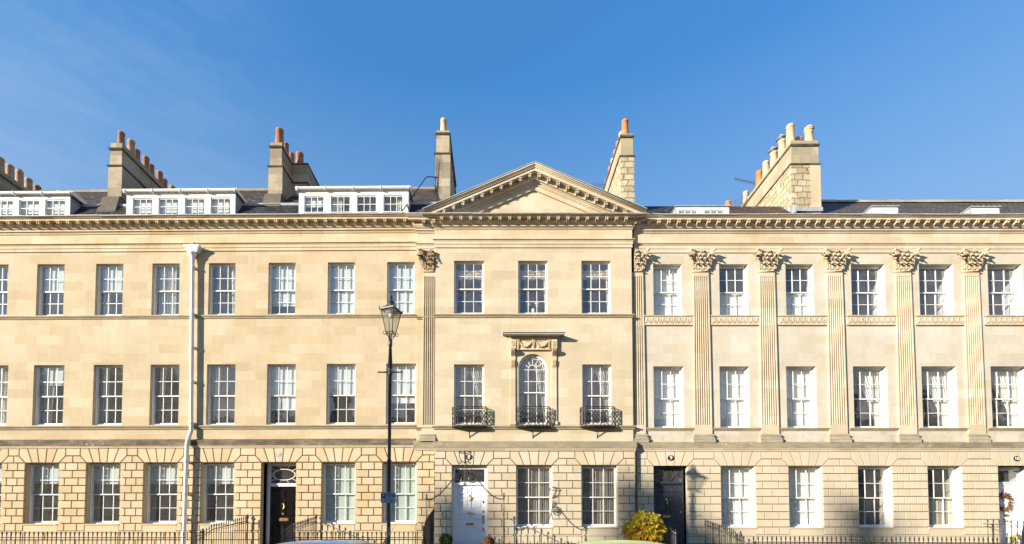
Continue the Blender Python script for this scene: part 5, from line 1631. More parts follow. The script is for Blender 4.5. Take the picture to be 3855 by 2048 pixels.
yagi('spiky television aerial sticking out left of the big rubble chimney stack', 1874, 455.5, 4.6, 1.05, R(-13), 11, .13, [c(1893, 459, 4.6), c(1893, 475, 4.6)])
yagi('television aerial showing just above the right slope of the pediment', 1503, 466, 4.5, .95, R(2), 9, .16, [c(1520, 445, 4.5), c(1524, 480, 4.5)])
gc = c(1868, 512, 5.0); t = thing('tv_aerial', 'small grid shaped television aerial lying tilted behind the brown slate roof', 'tv aerial', gc)
b = MB()
for k in range(6): b.tube([(gc[0] - .42, 5, gc[2] - .22 + .075 * k), (gc[0] + .34, 5, gc[2] + .08 + .075 * k)], .009, 4)
b.build('element', M['alu'], t)
b = MB(); b.tube([(gc[0] - .42, 5, gc[2] - .28), (gc[0] - .40, 5, gc[2] + .18)], .02, 4); b.tube([(gc[0] + .36, 5, gc[2] + .05), (gc[0] + .26, 5, gc[2] + .48)], .028, 4); b.tube([(gc[0], 5, gc[2]), (gc[0] + .05, 5.2, gc[2] - 1.2)], .02, 5)
b.build('mast', M['alu'], t)
# ------------------------------------------------------------------ street lamp and its parking sign
YL = -6.4
def street_lamp():
    xb, xt = X(977.5, 1340, YL), X(982.0, 860, YL)
    t = thing('street_lamp', 'black lamp post with a four sided glass lantern, behind the blue car', 'street lamp', (xb, YL, .14))
    zt = Z(851, YL); zc = Z(1160, YL)
    def xa(z): return xb + (xt - xb) * (z - .14) / (zt - .14)
    def seg(b, prof, z0=0): 
        for i in range(len(prof) - 1):
            (r0, z0_), (r1, z1_) = prof[i], prof[i + 1]
            b.tube([(xa(z0_), YL, z0_), (xa(z1_), YL, z1_)], [r0, r1], 16)
    b = MB()
    pts = [(.036, zt), (.036, zt - .02), (.047, zt - .03), (.047, zt - .21), (.036, zt - .22), (.038, Z(928, YL)), (.062, Z(925, YL)), (.044, Z(931, YL)), (.042, Z(934, YL)), (.056, Z(938, YL)), (.05, Z(946, YL)), (.041, Z(947, YL)), (.042, zc + .05), (.058, zc + .02), (.058, zc - .02), (.047, zc - .05), (.05, .9), (.10, .86), (.11, .3), (.14, .24), (.14, .14)]
    pts = sorted(pts, key=lambda p: -p[1])
    b.tube([(xa(z), YL, z) for r, z in pts], [r for r, z in pts], 18)
    b.build('post', M['lampiron'], t, True)
    b = MB(); zl = Z(936.5, YL); x0 = xa(zl)
    bl = .315
    b.tube([(x0 - bl, YL, zl), (x0 - bl + .02, YL, zl), (x0 - bl + .05, YL, zl), (x0 - .05, YL, zl), (x0 + .05, YL, zl), (x0 + bl - .05, YL, zl), (x0 + bl - .02, YL, zl), (x0 + bl, YL, zl)], [.008, .024, .016, .022, .022, .016, .024, .008], 8)
    b.build('ladder_bar', M['lampiron'], t)
    # label plates on the post
    b = MB(); zz = Z(1336, YL); xx = xa(zz); b.box(xx - .035, xx + .035, YL - .075, YL - .06, zz - .09, zz + .09); b.build('post_label', M['lead'], t)
    # lantern, turned a little
    rot = R(-19); cx, cy = xa(zt + .3) + .012, YL
    def rp(x, y, z): return (cx + x * math.cos(rot) - y * math.sin(rot), cy + x * math.sin(rot) + y * math.cos(rot), z)
    zb, zr = Z(838, YL), Z(783, YL)
    wb, wt = .088, .182
    b = MB()
    C = [(-1, -1), (1, -1), (1, 1), (-1, 1)]
    for i in range(4):
        p, q = C[i], C[(i + 1) % 4]
        b.tube([rp(p[0] * wb, p[1] * wb, zb), rp(p[0] * wt, p[1] * wt, zr)], .011, 5)
        b.tube([rp(p[0] * wb, p[1] * wb, zb), rp(q[0] * wb, q[1] * wb, zb)], .013, 5)
        b.tube([rp(p[0] * wb, p[1] * wb, zb - .05), rp(q[0] * wb, q[1] * wb, zb - .05)], .010, 5)
        b.tube([rp(p[0] * wt, p[1] * wt, zr), rp(q[0] * wt, q[1] * wt, zr)], .016, 5)
        b.tube([rp(p[0] * wb, p[1] * wb, zb - .05), rp(p[0] * wb, p[1] * wb, zb)], .010, 5)
        b.tube([rp(p[0] * .20, p[1] * .20, zr - .01), rp(p[0] * .214, p[1] * .214, zr + .09)], [.02, .006], 4)
    # scrolled cradle
    for k in range(4):
        a = rot + PI / 4 + k * PI / 2; ca, sa = math.cos(a), math.sin(a)
        pr = [(.05, zt - .02), (.055, zt + .03), (.08, zt + .08), (.115, zt + .09), (.135, zt + .06), (.12, zt + .03)] if k % 2 else [(.05, zt - .02), (.06, zt + .03), (.11, zt + .08), (.125, zb - .05)]
        b.tube([(cx + r * ca, cy + r * sa, z) for r, z in pr], .010, 5)
        b.tube([(cx + .125 * ca, cy + .125 * sa, zb - .05), (cx + .175 * ca, cy + .175 * sa, zb - .07), (cx + .195 * ca, cy + .195 * sa, zb - .02), (cx + .165 * ca, cy + .165 * sa, zb + .03)], .008, 5)
    b.tube([(cx, cy, zt - .05), (cx, cy, zb - .04)], .014, 6)
    lf = b.build('lantern', M['lampiron'], t)
    b = MB()
    def ringq(w, z): return [rp(p[0] * w, p[1] * w, z) for p in C]
    lv = [(.204, zr + .0), (.204, zr + .03), (.185, zr + .05), (.14, zr + .085), (.105, zr + .115), (.09, zr + .135)]
    vs = [];
    for w, z in lv: vs += ringq(w, z)
    fs = [(i*4+k, i*4+(k+1)%4, (i+1)*4+(k+1)%4, (i+1)*4+k) for i in range(len(lv)-1) for k in range(4)]
    b.add(vs, fs + [(0, 3, 2, 1), tuple(range(len(vs)-4, len(vs)))])
    b.lathe((cx, cy, zr), [(.085, .13), (.09, .15), (.07, .20), (.08, .21), (.076, .23), (.052, .265), (.03, .29), (.03, .30), (.045, .315), (.03, .335), (.022, .345), (.036, .365), (.02, .39), (.010, .41), (.003, .44)], 14)
    b.build('lantern_roof', M['lampiron'], lf)
    b = MB()
    for i in range(4):
        p, q = C[i], C[(i + 1) % 4]
        b.quad(rp(p[0] * wb, p[1] * wb, zb), rp(q[0] * wb, q[1] * wb, zb), rp(q[0] * wt, q[1] * wt, zr), rp(p[0] * wt, p[1] * wt, zr))
    b.build('lantern_glass', M['lglass'], lf)
    b = MB(); b.lathe((cx, cy, zr), [(.03, -.01), (.05, -.03), (.06, -.08), (.068, -.13), (.055, -.17), (.02, -.19)], 12); b.build('lamp_bulb', M['bulb'], lf, True)
    b = MB(); b.lathe((cx, cy, zr), [(.15, -.05), (.13, -.02), (.05, -.004)], 12); b.build('reflector', M['lead'], lf, True)
    return xa
M['lglass'] = glass_mat('lantern_glass', (.78, .77, .72), 1.5, veil=.07)
M['bulb'] = simple('frosted_bulb', (.62, .56, .42), .3, .1)
xa = street_lamp()
zs_ = Z(1253, YL); xs_ = xa(zs_) + .005; w, hgt = .188, .128
M['sgrey'] = simple('sign_face', (.40, .42, .48), .5, .05, 3); M['sblue'] = simple('sign_blue', (.012, .03, .16), .45, .05); M['sblack'] = simple('sign_black', (.012, .012, .016), .5, .05); M['swhite'] = simple('sign_white', (.80, .82, .84), .5, .03)
YS = YL - .095
sg = thing('parking_sign', 'small grey permit holders only parking sign fixed to the black lamp post', 'sign', (xs_, YS, zs_))
b = MB(); b.prism([(xs_ - w + .02, zs_ - hgt), (xs_ + w - .02, zs_ - hgt), (xs_ + w, zs_ - hgt + .02), (xs_ + w, zs_ + hgt - .02), (xs_ + w - .02, zs_ + hgt), (xs_ - w + .02, zs_ + hgt), (xs_ - w, zs_ + hgt - .02), (xs_ - w, zs_ - hgt + .02)], YS, YS + .012, .003)
b.cur = 1; b.box(xs_ - .06, xs_ + .06, YS + .012, YL - .0, zs_ - .04, zs_ - .015); b.box(xs_ - .06, xs_ + .06, YS + .012, YL, zs_ + .03, zs_ + .055)
pl = b.build('sign_plate', [M['sgrey'], M['lampiron']], sg)
b = MB(); b.box(xs_ - w + .018, xs_ - w + .118, YS - .003, YS, zs_ + .0, zs_ + hgt - .02); b.build('blue_square', M['sblue'], pl)
b = MB(); b.box(xs_ + w - .09, xs_ + w - .018, YS - .003, YS, zs_ + .025, zs_ + .075); b.build('zone_box', M['sblack'], pl)
def stx(s, size, mt, x, z, yo=.0045): inst('lettering', text_mesh(s, size, M[mt], 'lettering', .001), pl, (x, YS - yo, z))
stx('P', .11, 'swhite', xs_ - w + .068, zs_ + .054)
stx('01', .042, 'swhite', xs_ + w - .054, zs_ + .05)
for s, z in (('Permit', .098), ('holders', .058), ('only', .017)): stx(s, .047, 'sblack', xs_ + .022, zs_ + z, .002)
stx('Mon - Sat', .047, 'sblack', xs_ + .0, zs_ - .035, .002); stx('8 am - 7 pm', .047, 'sblack', xs_ + .0, zs_ - .083, .002)

# ------------------------------------------------------------------ railings
def baluster_mesh(h, kind='urn', r=.0115):
    b = MB()
    if kind == 'urn':
        pr = [(r, 0), (r, h - .30), (r * 1.9, h - .285), (r * 1.9, h - .265), (r * 1.1, h - .25), (r * 1.1, h - .14), (r * 2.0, h - .125), (r * 1.1, h - .11), (r * 2.3, h - .075), (r * 2.0, h - .055), (r * 1.0, h - .045), (r * 1.5, h - .025), (.002, h)]
    elif kind == 'spike':
        pr = [(r, 0), (r, h - .07), (r * 1.25, h - .06), (.002, h)]
    else:
        r2 = .024
        pr = [(r2, 0), (r2, h - .36), (r2 * 1.7, h - .34), (r2 * 1.7, h - .31), (r2, h - .29), (r2, h - .20), (r2 * 2.1, h - .15), (r2 * 2.0, h - .11), (r2 * .8, h - .09), (r2 * 1.3, h - .06), (.003, h)]
    b.lathe((0, 0, 0), pr, 7)
    return b.mesh('baluster', M['iron'])
bal_u, bal_s, bal_p = baluster_mesh(1.5), baluster_mesh(1.4, 'spike', .010), baluster_mesh(1.75, 'post')
def railing(label, pts, spacing, group='black iron railings along the basement areas', me=bal_u, hh=1.5, rise=.20, posts=(), railr=.014, tall=None):
    """pts: polyline of (x,y,z_of_rail); balusters hang below, finials above"""
    c = ((pts[0][0] + pts[-1][0]) / 2, (pts[0][1] + pts[-1][1]) / 2, 0)
    t = thing('iron_railing', label, 'railing', c, group)
    b = MB()
    for i in range(len(pts) - 1):
        b.tube([pts[i], pts[i+1]], railr, 6)
    for i in range(len(pts) - 1):
        b.tube([(p[0], p[1], p[2] - .95) for p in (pts[i], pts[i+1])], railr, 5)
    b.build('rail', M['iron'], t)
    d = spacing * .5
    for i in range(len(pts) - 1):
        p, q = Vector(pts[i]), Vector(pts[i+1]); L = (q - p).length
        while d < L:
            w = p + (q - p) * (d / L); 
            inst('baluster', me, t, (w.x, w.y, w.z + rise - hh), random.uniform(0, 1)); d += spacing
        d -= L
    for px in posts: inst('post', bal_p, t, (px[0], px[1], px[2] + .27 - 1.75))
    return t
YF = -2.9
def rz(v, Y): return Z(v, Y)
zr = rz(1352.8, YF); zr2 = rz(1365, YF)
xq = lambda u, v=1350, Y=YF: X(u, v, Y)
railing('long low iron railing at far left below the three left windows', [(xq(-240), YF, zr + .01), (xq(466), YF, zr)], .147)
# steps of number 7
xsL, xsR = X(621, 1310, -.25), X(794, 1311, -.25)
def side(label, x, vn, vf, yn=YF, yf_=-.25, sp=.142, flip=1, **k):
    z0, z1 = rz(vn, yn), rz(vf, yf_)
    p = [(x, yn, z0), (x, yn + .55, z0 + (z1 - z0) * .42), (x, yf_, z1)]
    return railing(label, p, sp, **k)
side('sloping iron railing left of the steps to the black door numbered 7', xsL, 1349, 1310.5, posts=[(xsL, YF, rz(1349, YF)), (xsL, -.2, rz(1310, -.2))])
railing('short iron railing link between the white downpipe and the steps of number 7', [(xq(476), YF, zr), (xq(490), YF, zr + .05), (xsL, YF, rz(1347, YF))], .15)
side('sloping iron railing right of the steps to the black door numbered 7', xsR, 1349, 1311, posts=[(xsR, YF, rz(1349, YF)), (xsR, -.2, rz(1310, -.2))])
x8L, x8R = X(1092, 1300, -.35), X(1264, 1300, -.35)
railing('low iron railing behind the blue car and the lamp post', [(xsR, YF, zr), (xq(1060), YF, zr + .01)], .147)
# number 8: steps between close-set railings
side('dense iron railing left of the steps to the white door numbered 8', x8L, 1345, 1292, yf_=-.4, sp=.105, posts=[(x8L, YF, rz(1342, YF))])
side('narrow iron railing right of the steps to the white door numbered 8', x8R + .03, 1349, 1300, yf_=-.4, sp=.16)
railing('low spiked iron railing behind the green car under the two pleated curtain windows', [(xq(1274, 1372), YF, rz(1374, YF)), (xq(1562, 1372), YF, rz(1374, YF))], .222, me=bal_s, hh=1.4, rise=.18)
# number 9
x9L, x9R = X(1632, 1300, -.25), X(1771, 1300, -.25)
side('iron railing half hidden by the golden shrub at the steps of number 9', x9L, 1355, 1316, posts=[(x9L, YF, rz(1352, YF))])
side('tall sloping iron railing right of the steps to the navy door numbered 9', x9R, 1363, 1318, posts=[(x9R, YF, rz(1356, YF))])
railing('long low iron railing at far right below the white shuttered windows', [(xq(1890, 1365), YF, rz(1364, YF)), (xq(2580, 1366), YF, rz(1366.5, YF))], .149)
x10 = X(2474, 1318, -.25)
side('tall iron railing climbing along the steps to the white door numbered 10', x10, 1332, 1318, posts=[], sp=.2)
xb9 = X(2130, 1345, -.5)
railing('short low iron rail beside the basement stair left of number 10', [(X(2135, 1357, -1.6), -1.6, rz(1357, -1.6)), (X(2250, 1369, -2.2), -2.2, rz(1369, -2.2))], .16)

# bridges and steps up to the doors, and the area walls
def steps(h, xa_, xb_, fl, ytop):
    b = MB(); b.box(xa_, xb_, -1.3, ytop, -2.6, fl - .12)
    n = 6
    for k in range(n): b.box(xa_, xb_, -1.3 - (k + 1) * .27, -1.3 - k * .27 + .002, -2.6, fl - .12 - (fl - .26) * (k + 1) / (n + 1))
    return b.build('steps', M['paving'], h)
steps(hC, xsL - .05, xsR + .05, FLOOR, YGL - .05); steps(hD, x8L - .05, x8R + .1, FLOOR, YGC - .05); steps(hE, x9L - .05, x9R + .05, FLOOR, YGL - .05); steps(hF, x10 - .05, x10 + 2.2, FLOOR, YGL - .05)

# ------------------------------------------------------------------ overthrow (wrought iron lamp bracket arch) at number 8
YO = -2.2
def overthrow():
    cx = X(1169.8, 1180, YO); xl, xr = X(1073, 1256, YO), X(1267.6, 1256, YO)
    t = thing('overthrow_arch', 'wrought iron scrolled arch with an empty lamp ring over the steps of number 8', 'iron arch', (cx, YO, FLOOR - .2))
    zz = lambda v: Z(v, YO)
    for x, vt in ((xl, 1242), (xr, 1239)):
        b = MB(); zt = zz(vt); b.lathe((x, YO, 0), [(.022, .2), (.022, zt - .55), (.014, zt - .5), (.014, zt - .20), (.03, zt - .19), (.036, zt - .12), (.02, zt - .09), (.028, zt - .05), (.006, zt)], 8)
        b.build('post', M['iron'], t)
    for x, sg in ((xl, 1), (xr, -1)):
        pu = [(0, 1256), (.16, 1255), (.34, 1245), (.52, 1228), (.70, 1207), (.84, 1194), (.97, 1189.5)]
        b = MB(); xe = cx - sg * .05
        b.tube([(x + (xe - x) * a, YO, zz(v)) for a, v in pu] + [(xe + sg * .0, YO, zz(1192))], .019, 6); b.tube([(x - .05, YO, zz(1256)), (x + .05, YO, zz(1256))], .012, 5)
        b.build('arm', M['iron'], t)
    b = MB(); b.tube([(cx, YO, zz(1165)), (cx, YO, zz(1222))], .016, 6)
    for k in range(5):
        for sg in (-1, 1): b.tube([(cx, YO, zz(1214 + 2 * k)), (cx + sg * .05, YO, zz(1216 + 2 * k)), (cx + sg * .02, YO, zz(1219 + 2 * k))], [.012, .012, .003], 4)
    b.build('stem', M['iron'], t)
    sc_ = (zz(1189) - zz(1219.5)) / 2
    b = MB()
    for sg in (-1, 1):
        b.tube(spiral(cx + sg * (sc_ + .03), zz(1204.5), sc_, .03, 1.9, 0 if sg < 0 else PI, -sg, 46, YO), [.017] * 30 + [.02] * 17, 5)
        b.ball((cx + sg * (sc_ + .03), YO, zz(1204.5)), .035, 6)
        r2 = (zz(1173) - zz(1189)) / 2
        b.tube(spiral(cx + sg * (r2 + .02), zz(1181), r2, .03, 1.5, 0 if sg < 0 else PI, sg, 32, YO), .015, 5)
        b.tube(spiral(cx + sg * .155, zz(1164.5), .055, .012, 1.3, PI if sg > 0 else 0, -sg, 20, YO), .010, 5)
        b.tube([(cx, YO, zz(1172)), (cx + sg * .07, YO, zz(1170)), (cx + sg * .10, YO, zz(1166))], .010, 5)
    b.build('scrollwork', M['iron'], t)
    b = MB(); rr = .205; zt = zz(1138)
    b.tube([(cx + rr * math.cos(2*PI*k/24), YO + rr * math.sin(2*PI*k/24), zt) for k in range(24)], .016, 5, True)
    for a in (0, PI / 2, PI, 1.5 * PI):
        b.tube([(cx + rr * f * math.cos(a), YO + rr * f * math.sin(a), z) for f, z in ((1, zt + .02), (.97, zt - .12), (.75, zt - .25), (.35, zt - .33), (.05, zz(1165)))], .015, 5)
        b.ball((cx + rr * math.cos(a), YO + rr * math.sin(a), zt + .02), .018, 5)
    b.build('lamp_ring', M['iron'], t)
overthrow()

# ------------------------------------------------------------------ plants
def leafmat(name, c1, c2, trans=.35):
    m, t, out = nt(name)
    g = t.nodes.new('ShaderNodeNewGeometry')
    n = noise(t, g.outputs['Position'], 5, 3)
    col = mixc(t, c1, c2, mathn(t, 'ADD', mathn(t, 'MULTIPLY', g.outputs['Random Per Island'], .6), mathn(t, 'MULTIPLY', n, .4)))
    d = N(t, 'BsdfPrincipled'); d.inputs['Roughness'].default_value = .55; d.inputs['Specular IOR Level'].default_value = .3
    tl = N(t, 'BsdfTranslucent'); mx = N(t, 'MixShader'); mx.inputs[0].default_value = trans
    t.links.new(col, d.inputs[0]); t.links.new(col, tl.inputs[0]); t.links.new(d.outputs[0], mx.inputs[1]); t.links.new(tl.outputs[0], mx.inputs[2]); t.links.new(mx.outputs[0], out.inputs[0]); return m
M['box_leaf'] = leafmat('box_leaf', (.012, .030, .006), (.045, .085, .018), .2)
M['dead_leaf'] = leafmat('brown_leaf', (.11, .045, .012), (.26, .12, .035), .2)
M['gold_leaf'] = leafmat('golden_leaf', (.50, .25, .014), (.60, .42, .03), .45)
M['lime_leaf'] = leafmat('yellow_green_leaf', (.36, .34, .03), (.62, .50, .05), .45)
M['bark'] = simple('bark', (.10, .07, .045), .9, .3, 12)
M['soil'] = simple('soil', (.05, .035, .025), .95, .3, 12)
def topiary(label, plabel, u, v, r, leaf, Y=-2.35):
    c = Vector((X(u, v, Y), Y, Z(v, Y))); rnd = random.Random(int(u))
    t = thing('topiary_ball', label, 'topiary', (c.x, Y, .7))
    b = MB()
    for k in range(1500):
        d = Vector((rnd.gauss(0, 1), rnd.gauss(0, 1), rnd.gauss(0, 1))).normalized()
        p = c + d * r * rnd.uniform(.72, 1.0) * (1 + .06 * math.sin(d.x * 7) * math.sin(d.z * 6)); s = .026
        n = (d + Vector((rnd.uniform(-.8, .8), rnd.uniform(-.8, .8), rnd.uniform(-.8, .8)))).normalized(); a = n.orthogonal().normalized(); e = n.cross(a)
        q = rnd.uniform(0, PI); a, e = a * math.cos(q) + e * math.sin(q), e * math.cos(q) - a * math.sin(q)
        b.add([p - a * s, p + e * s * .55 + n * .008, p + a * s, p - e * s * .55 + n * .008], [(0, 1, 2, 3)])
    b.ball(c, r * .74, 12)
    b.build('crown', M[leaf], t)
    b = MB(); b.tube([(c.x, Y, .68), (c.x, Y, c.z - r * .5)], .02, 6); b.build('trunk', M['bark'], t)
    pt = thing('planter', plabel, 'planter', (c.x, Y, .25))
    b = MB(); b.lathe((c.x, Y, .25), [(.15, 0), (.22, .40), (.25, .41), (.25, .47), (.22, .47), (.21, .43)], 20); b.build('pot', M['lead'], pt)
    b = MB(); b.lathe((c.x, Y, .25), [(.21, .40), (.02, .43)], 16); b.build('soil', M['soil'], pt)
topiary('clipped green topiary ball left of the white door numbered 8', 'grey tub under the green topiary ball', 1121.5, 1359, .235, 'box_leaf')
topiary('brown dried topiary ball right of the white door numbered 8', 'grey tub under the brown topiary ball', 1229, 1364.5, .20, 'dead_leaf')

def gold_shrub():
    Y = -2.35; c = Vector((X(1621, 1330, Y), Y, Z(1330, Y)))
    t = thing('golden_shrub', 'golden yellow and orange drooping shrub in front of the navy door numbered 9', 'shrub', (c.x, Y, .14))
    rnd = random.Random(21)
    A = MB(); B = MB(); S = MB()
    for k in range(16):
        a = rnd.uniform(0, 2*PI); e = .42 * math.sqrt(rnd.random())
        S.tube([(c.x + .08 * math.cos(a), Y + .06 * math.sin(a), .14), (c.x + e * .5 * math.cos(a), Y + e * .4 * math.sin(a), .9), (c.x + e * math.cos(a), Y + e * .7 * math.sin(a), c.z + .2)], [.02, .014, .006], 5)
    def frond(mb, p, d, L, droop):
        """pinnate leaf: curved midrib with paired leaflets hanging from it"""
        n = 9; q = p.copy(); dd = d.copy()
        for i in range(n):
            dd = (dd + Vector((0, 0, -droop))).normalized(); q2 = q + dd * L / n
            side_ = dd.cross(Vector((0, 0, 1)))
            if side_.length < .1: side_ = Vector((1, 0, 0))
            side_.normalize()
            ll = L * .30 * (math.sin(PI * (.15 + .8 * i / n))) 
            for sg in (-1, 1):
                tip = q2 + side_ * sg * ll + dd * ll * .5 + Vector((0, 0, -.35 * ll)); w = dd * ll * .34
                up = Vector((rnd.uniform(-.01, .01), rnd.uniform(-.01, .01), .012))
                mb.add([q, (q + tip) / 2 - w + up, tip, (q + tip) / 2 + w + up], [(0, 1, 2, 3)])
            q = q2
    def leaf(mb, p, d, L, w):
        """one pointed leaf folded along its midrib"""
        sd_ = d.cross(Vector((rnd.uniform(-.6, .6), -1, rnd.uniform(-.3, .6))))
        if sd_.length < .1: sd_ = Vector((1, 0, 0))
        sd_.normalize(); nn = d.cross(sd_) * (.25 * w)
        mb.add([p, p + d * L * .45 - sd_ * w + nn, p + d * L, p + d * L * .45 + sd_ * w + nn], [(0, 1, 2), (0, 2, 3)])
    clumps = []
    for k in range(84):
        th = rnd.uniform(0, 2*PI); ph = math.acos(rnd.uniform(-.8, 1))
        d = Vector((math.sin(ph) * math.cos(th), math.sin(ph) * math.sin(th) * .8, math.cos(ph))); lump = 1 + .13 * math.sin(3 * th + 1) * math.sin(2.3 * ph) + rnd.uniform(-.12, .12)
        clumps.append((c + Vector((d.x * .60, d.y * .55, d.z * .50)) * lump * rnd.uniform(.8, 1.0) + Vector((0, 0, -.02)), d))
    for p, d in clumps:
        if p.z < .2: continue
        top = d.z > .0 + rnd.uniform(-.45, .45)
        R_ = rnd.uniform(.08, .15)
        for k in range(46):
            o = Vector((rnd.gauss(0, 1), rnd.gauss(0, 1), rnd.gauss(0, .75))).normalized() * R_ * rnd.uniform(.3, 1.0)
            q = p + o; dd = (o.normalized() * .7 + d * .4 + Vector((rnd.uniform(-.4, .4), rnd.uniform(-.4, .4), -.75 if not top else -.35))).normalized()
            mb = A if (top and rnd.random() < .85) or (not top and rnd.random() < .12) else B
            leaf(mb, q, dd, rnd.uniform(.07, .13), rnd.uniform(.017, .03))
    for k in range(46):                                      # stray sprays breaking the outline
        th = rnd.uniform(0, 2*PI); el = rnd.uniform(-.2, 1.3); d = Vector((math.cos(el) * math.cos(th), math.cos(el) * math.sin(th) * .8, math.sin(el)))
        p0 = c + Vector((d.x * .5, d.y * .45, d.z * .42)); p1 = p0 + d * rnd.uniform(.14, .27) + Vector((0, 0, -.05)); S.tube([p0, (p0 + p1) / 2 + Vector((0, 0, .03)), p1], [.006, .004, .002], 4)
        for q in range(11):
            t_ = .25 + .75 * q / 10; pp = p0 + (p1 - p0) * t_
            leaf(A if el > .2 else B, pp, (d + Vector((rnd.uniform(-.9, .9), rnd.uniform(-.9, .9), rnd.uniform(-1.1, .1)))).normalized(), rnd.uniform(.07, .12), rnd.uniform(.016, .026))
    for k in range(520):                                     # hanging golden skirt
        a = rnd.uniform(0, 2*PI); e = rnd.uniform(.2, .60)
        p = Vector((c.x + e * math.cos(a), Y + e * .8 * math.sin(a), c.z + rnd.uniform(-.75, .05)))
        leaf(B, p, Vector((math.cos(a) * .35 + rnd.uniform(-.3, .3), math.sin(a) * .35, -1)).normalized(), rnd.uniform(.09, .17), rnd.uniform(.016, .026))
    S.build('trunk', M['bark'], t); A.build('upper_leaves', M['lime_leaf'], t); B.build('lower_leaves', M['gold_leaf'], t)
gold_shrub()
def small_plant():
    Y = -1.2; c = Vector((X(2562, 1358, Y), Y, Z(1372, Y))); rnd = random.Random(4)
    t = thing('potted_plant', 'small leafy green plant behind the railing by the white door numbered 10', 'plant', (c.x, Y, FLOOR - .1))
    b = MB()
    for k in range(150):
        d = Vector((rnd.gauss(0, 1), rnd.gauss(0, 1), rnd.gauss(.3, 1))).normalized(); p = c + Vector((d.x * .25, d.y * .2, .1 + d.z * .28)) * rnd.uniform(.5, 1); s = d.cross(Vector((0, 1, .3))).normalized() * .03
        b.add([p, p + d * .05 - s, p + d * .13, p + d * .05 + s], [(0, 1, 2, 3)])
    b.build('leaves', M['lime_leaf'], t)
    b = MB(); b.lathe((c.x, Y, c.z - .42), [(.12, 0), (.17, .30), (.18, .34), (.14, .34)], 14); b.build('pot', M['terra'], t)
small_plant()
# flowers behind panes
def flowers(label, u, v, Y, col, n, spread, h, cat='flowers'):
    x, z = X(u, v, Y), Z(v, Y); t = thing('vase_of_flowers', label, cat, (x, Y, z)); rnd = random.Random(int(u + v))
    b = MB(); b.lathe((x, Y, z), [(.05, 0), (.07, .06), (.05, .14), (.06, .15)], 10); b.build('vase', M['white'] if col == 'white' else M['terra'], t)
    s = MB(); f = MB()
    for k in range(n):
        a = rnd.uniform(-1, 1); hh = h * rnd.uniform(.6, 1); p = (x + a * spread, Y + rnd.uniform(-.04, .04), z + .12 + hh)
        s.tube([(x, Y, z + .1), (x + a * spread * .4, Y, z + .1 + hh * .6), p], .006, 4)
        for q in range(4): f.ball((p[0] + rnd.uniform(-.03, .03), p[1], p[2] + rnd.uniform(-.05, .03)), .028, 6)
    s.build('stems', M['box_leaf'], t); f.build('blooms', M[col], t)
flowers('white orchid standing inside the middle upper window of number 8', 1341, 787, YWC + .28, 'white', 5, .22, .30)
flowers('dried orange flowers inside the left balcony window of number 8', 1184, 1065, YWC + .33, 'dead_leaf', 12, .16, .55)
flowers('dried flowers inside the right balcony window of number 8', 1490, 1065, YWC + .33, 'dead_leaf', 9, .14, .4)
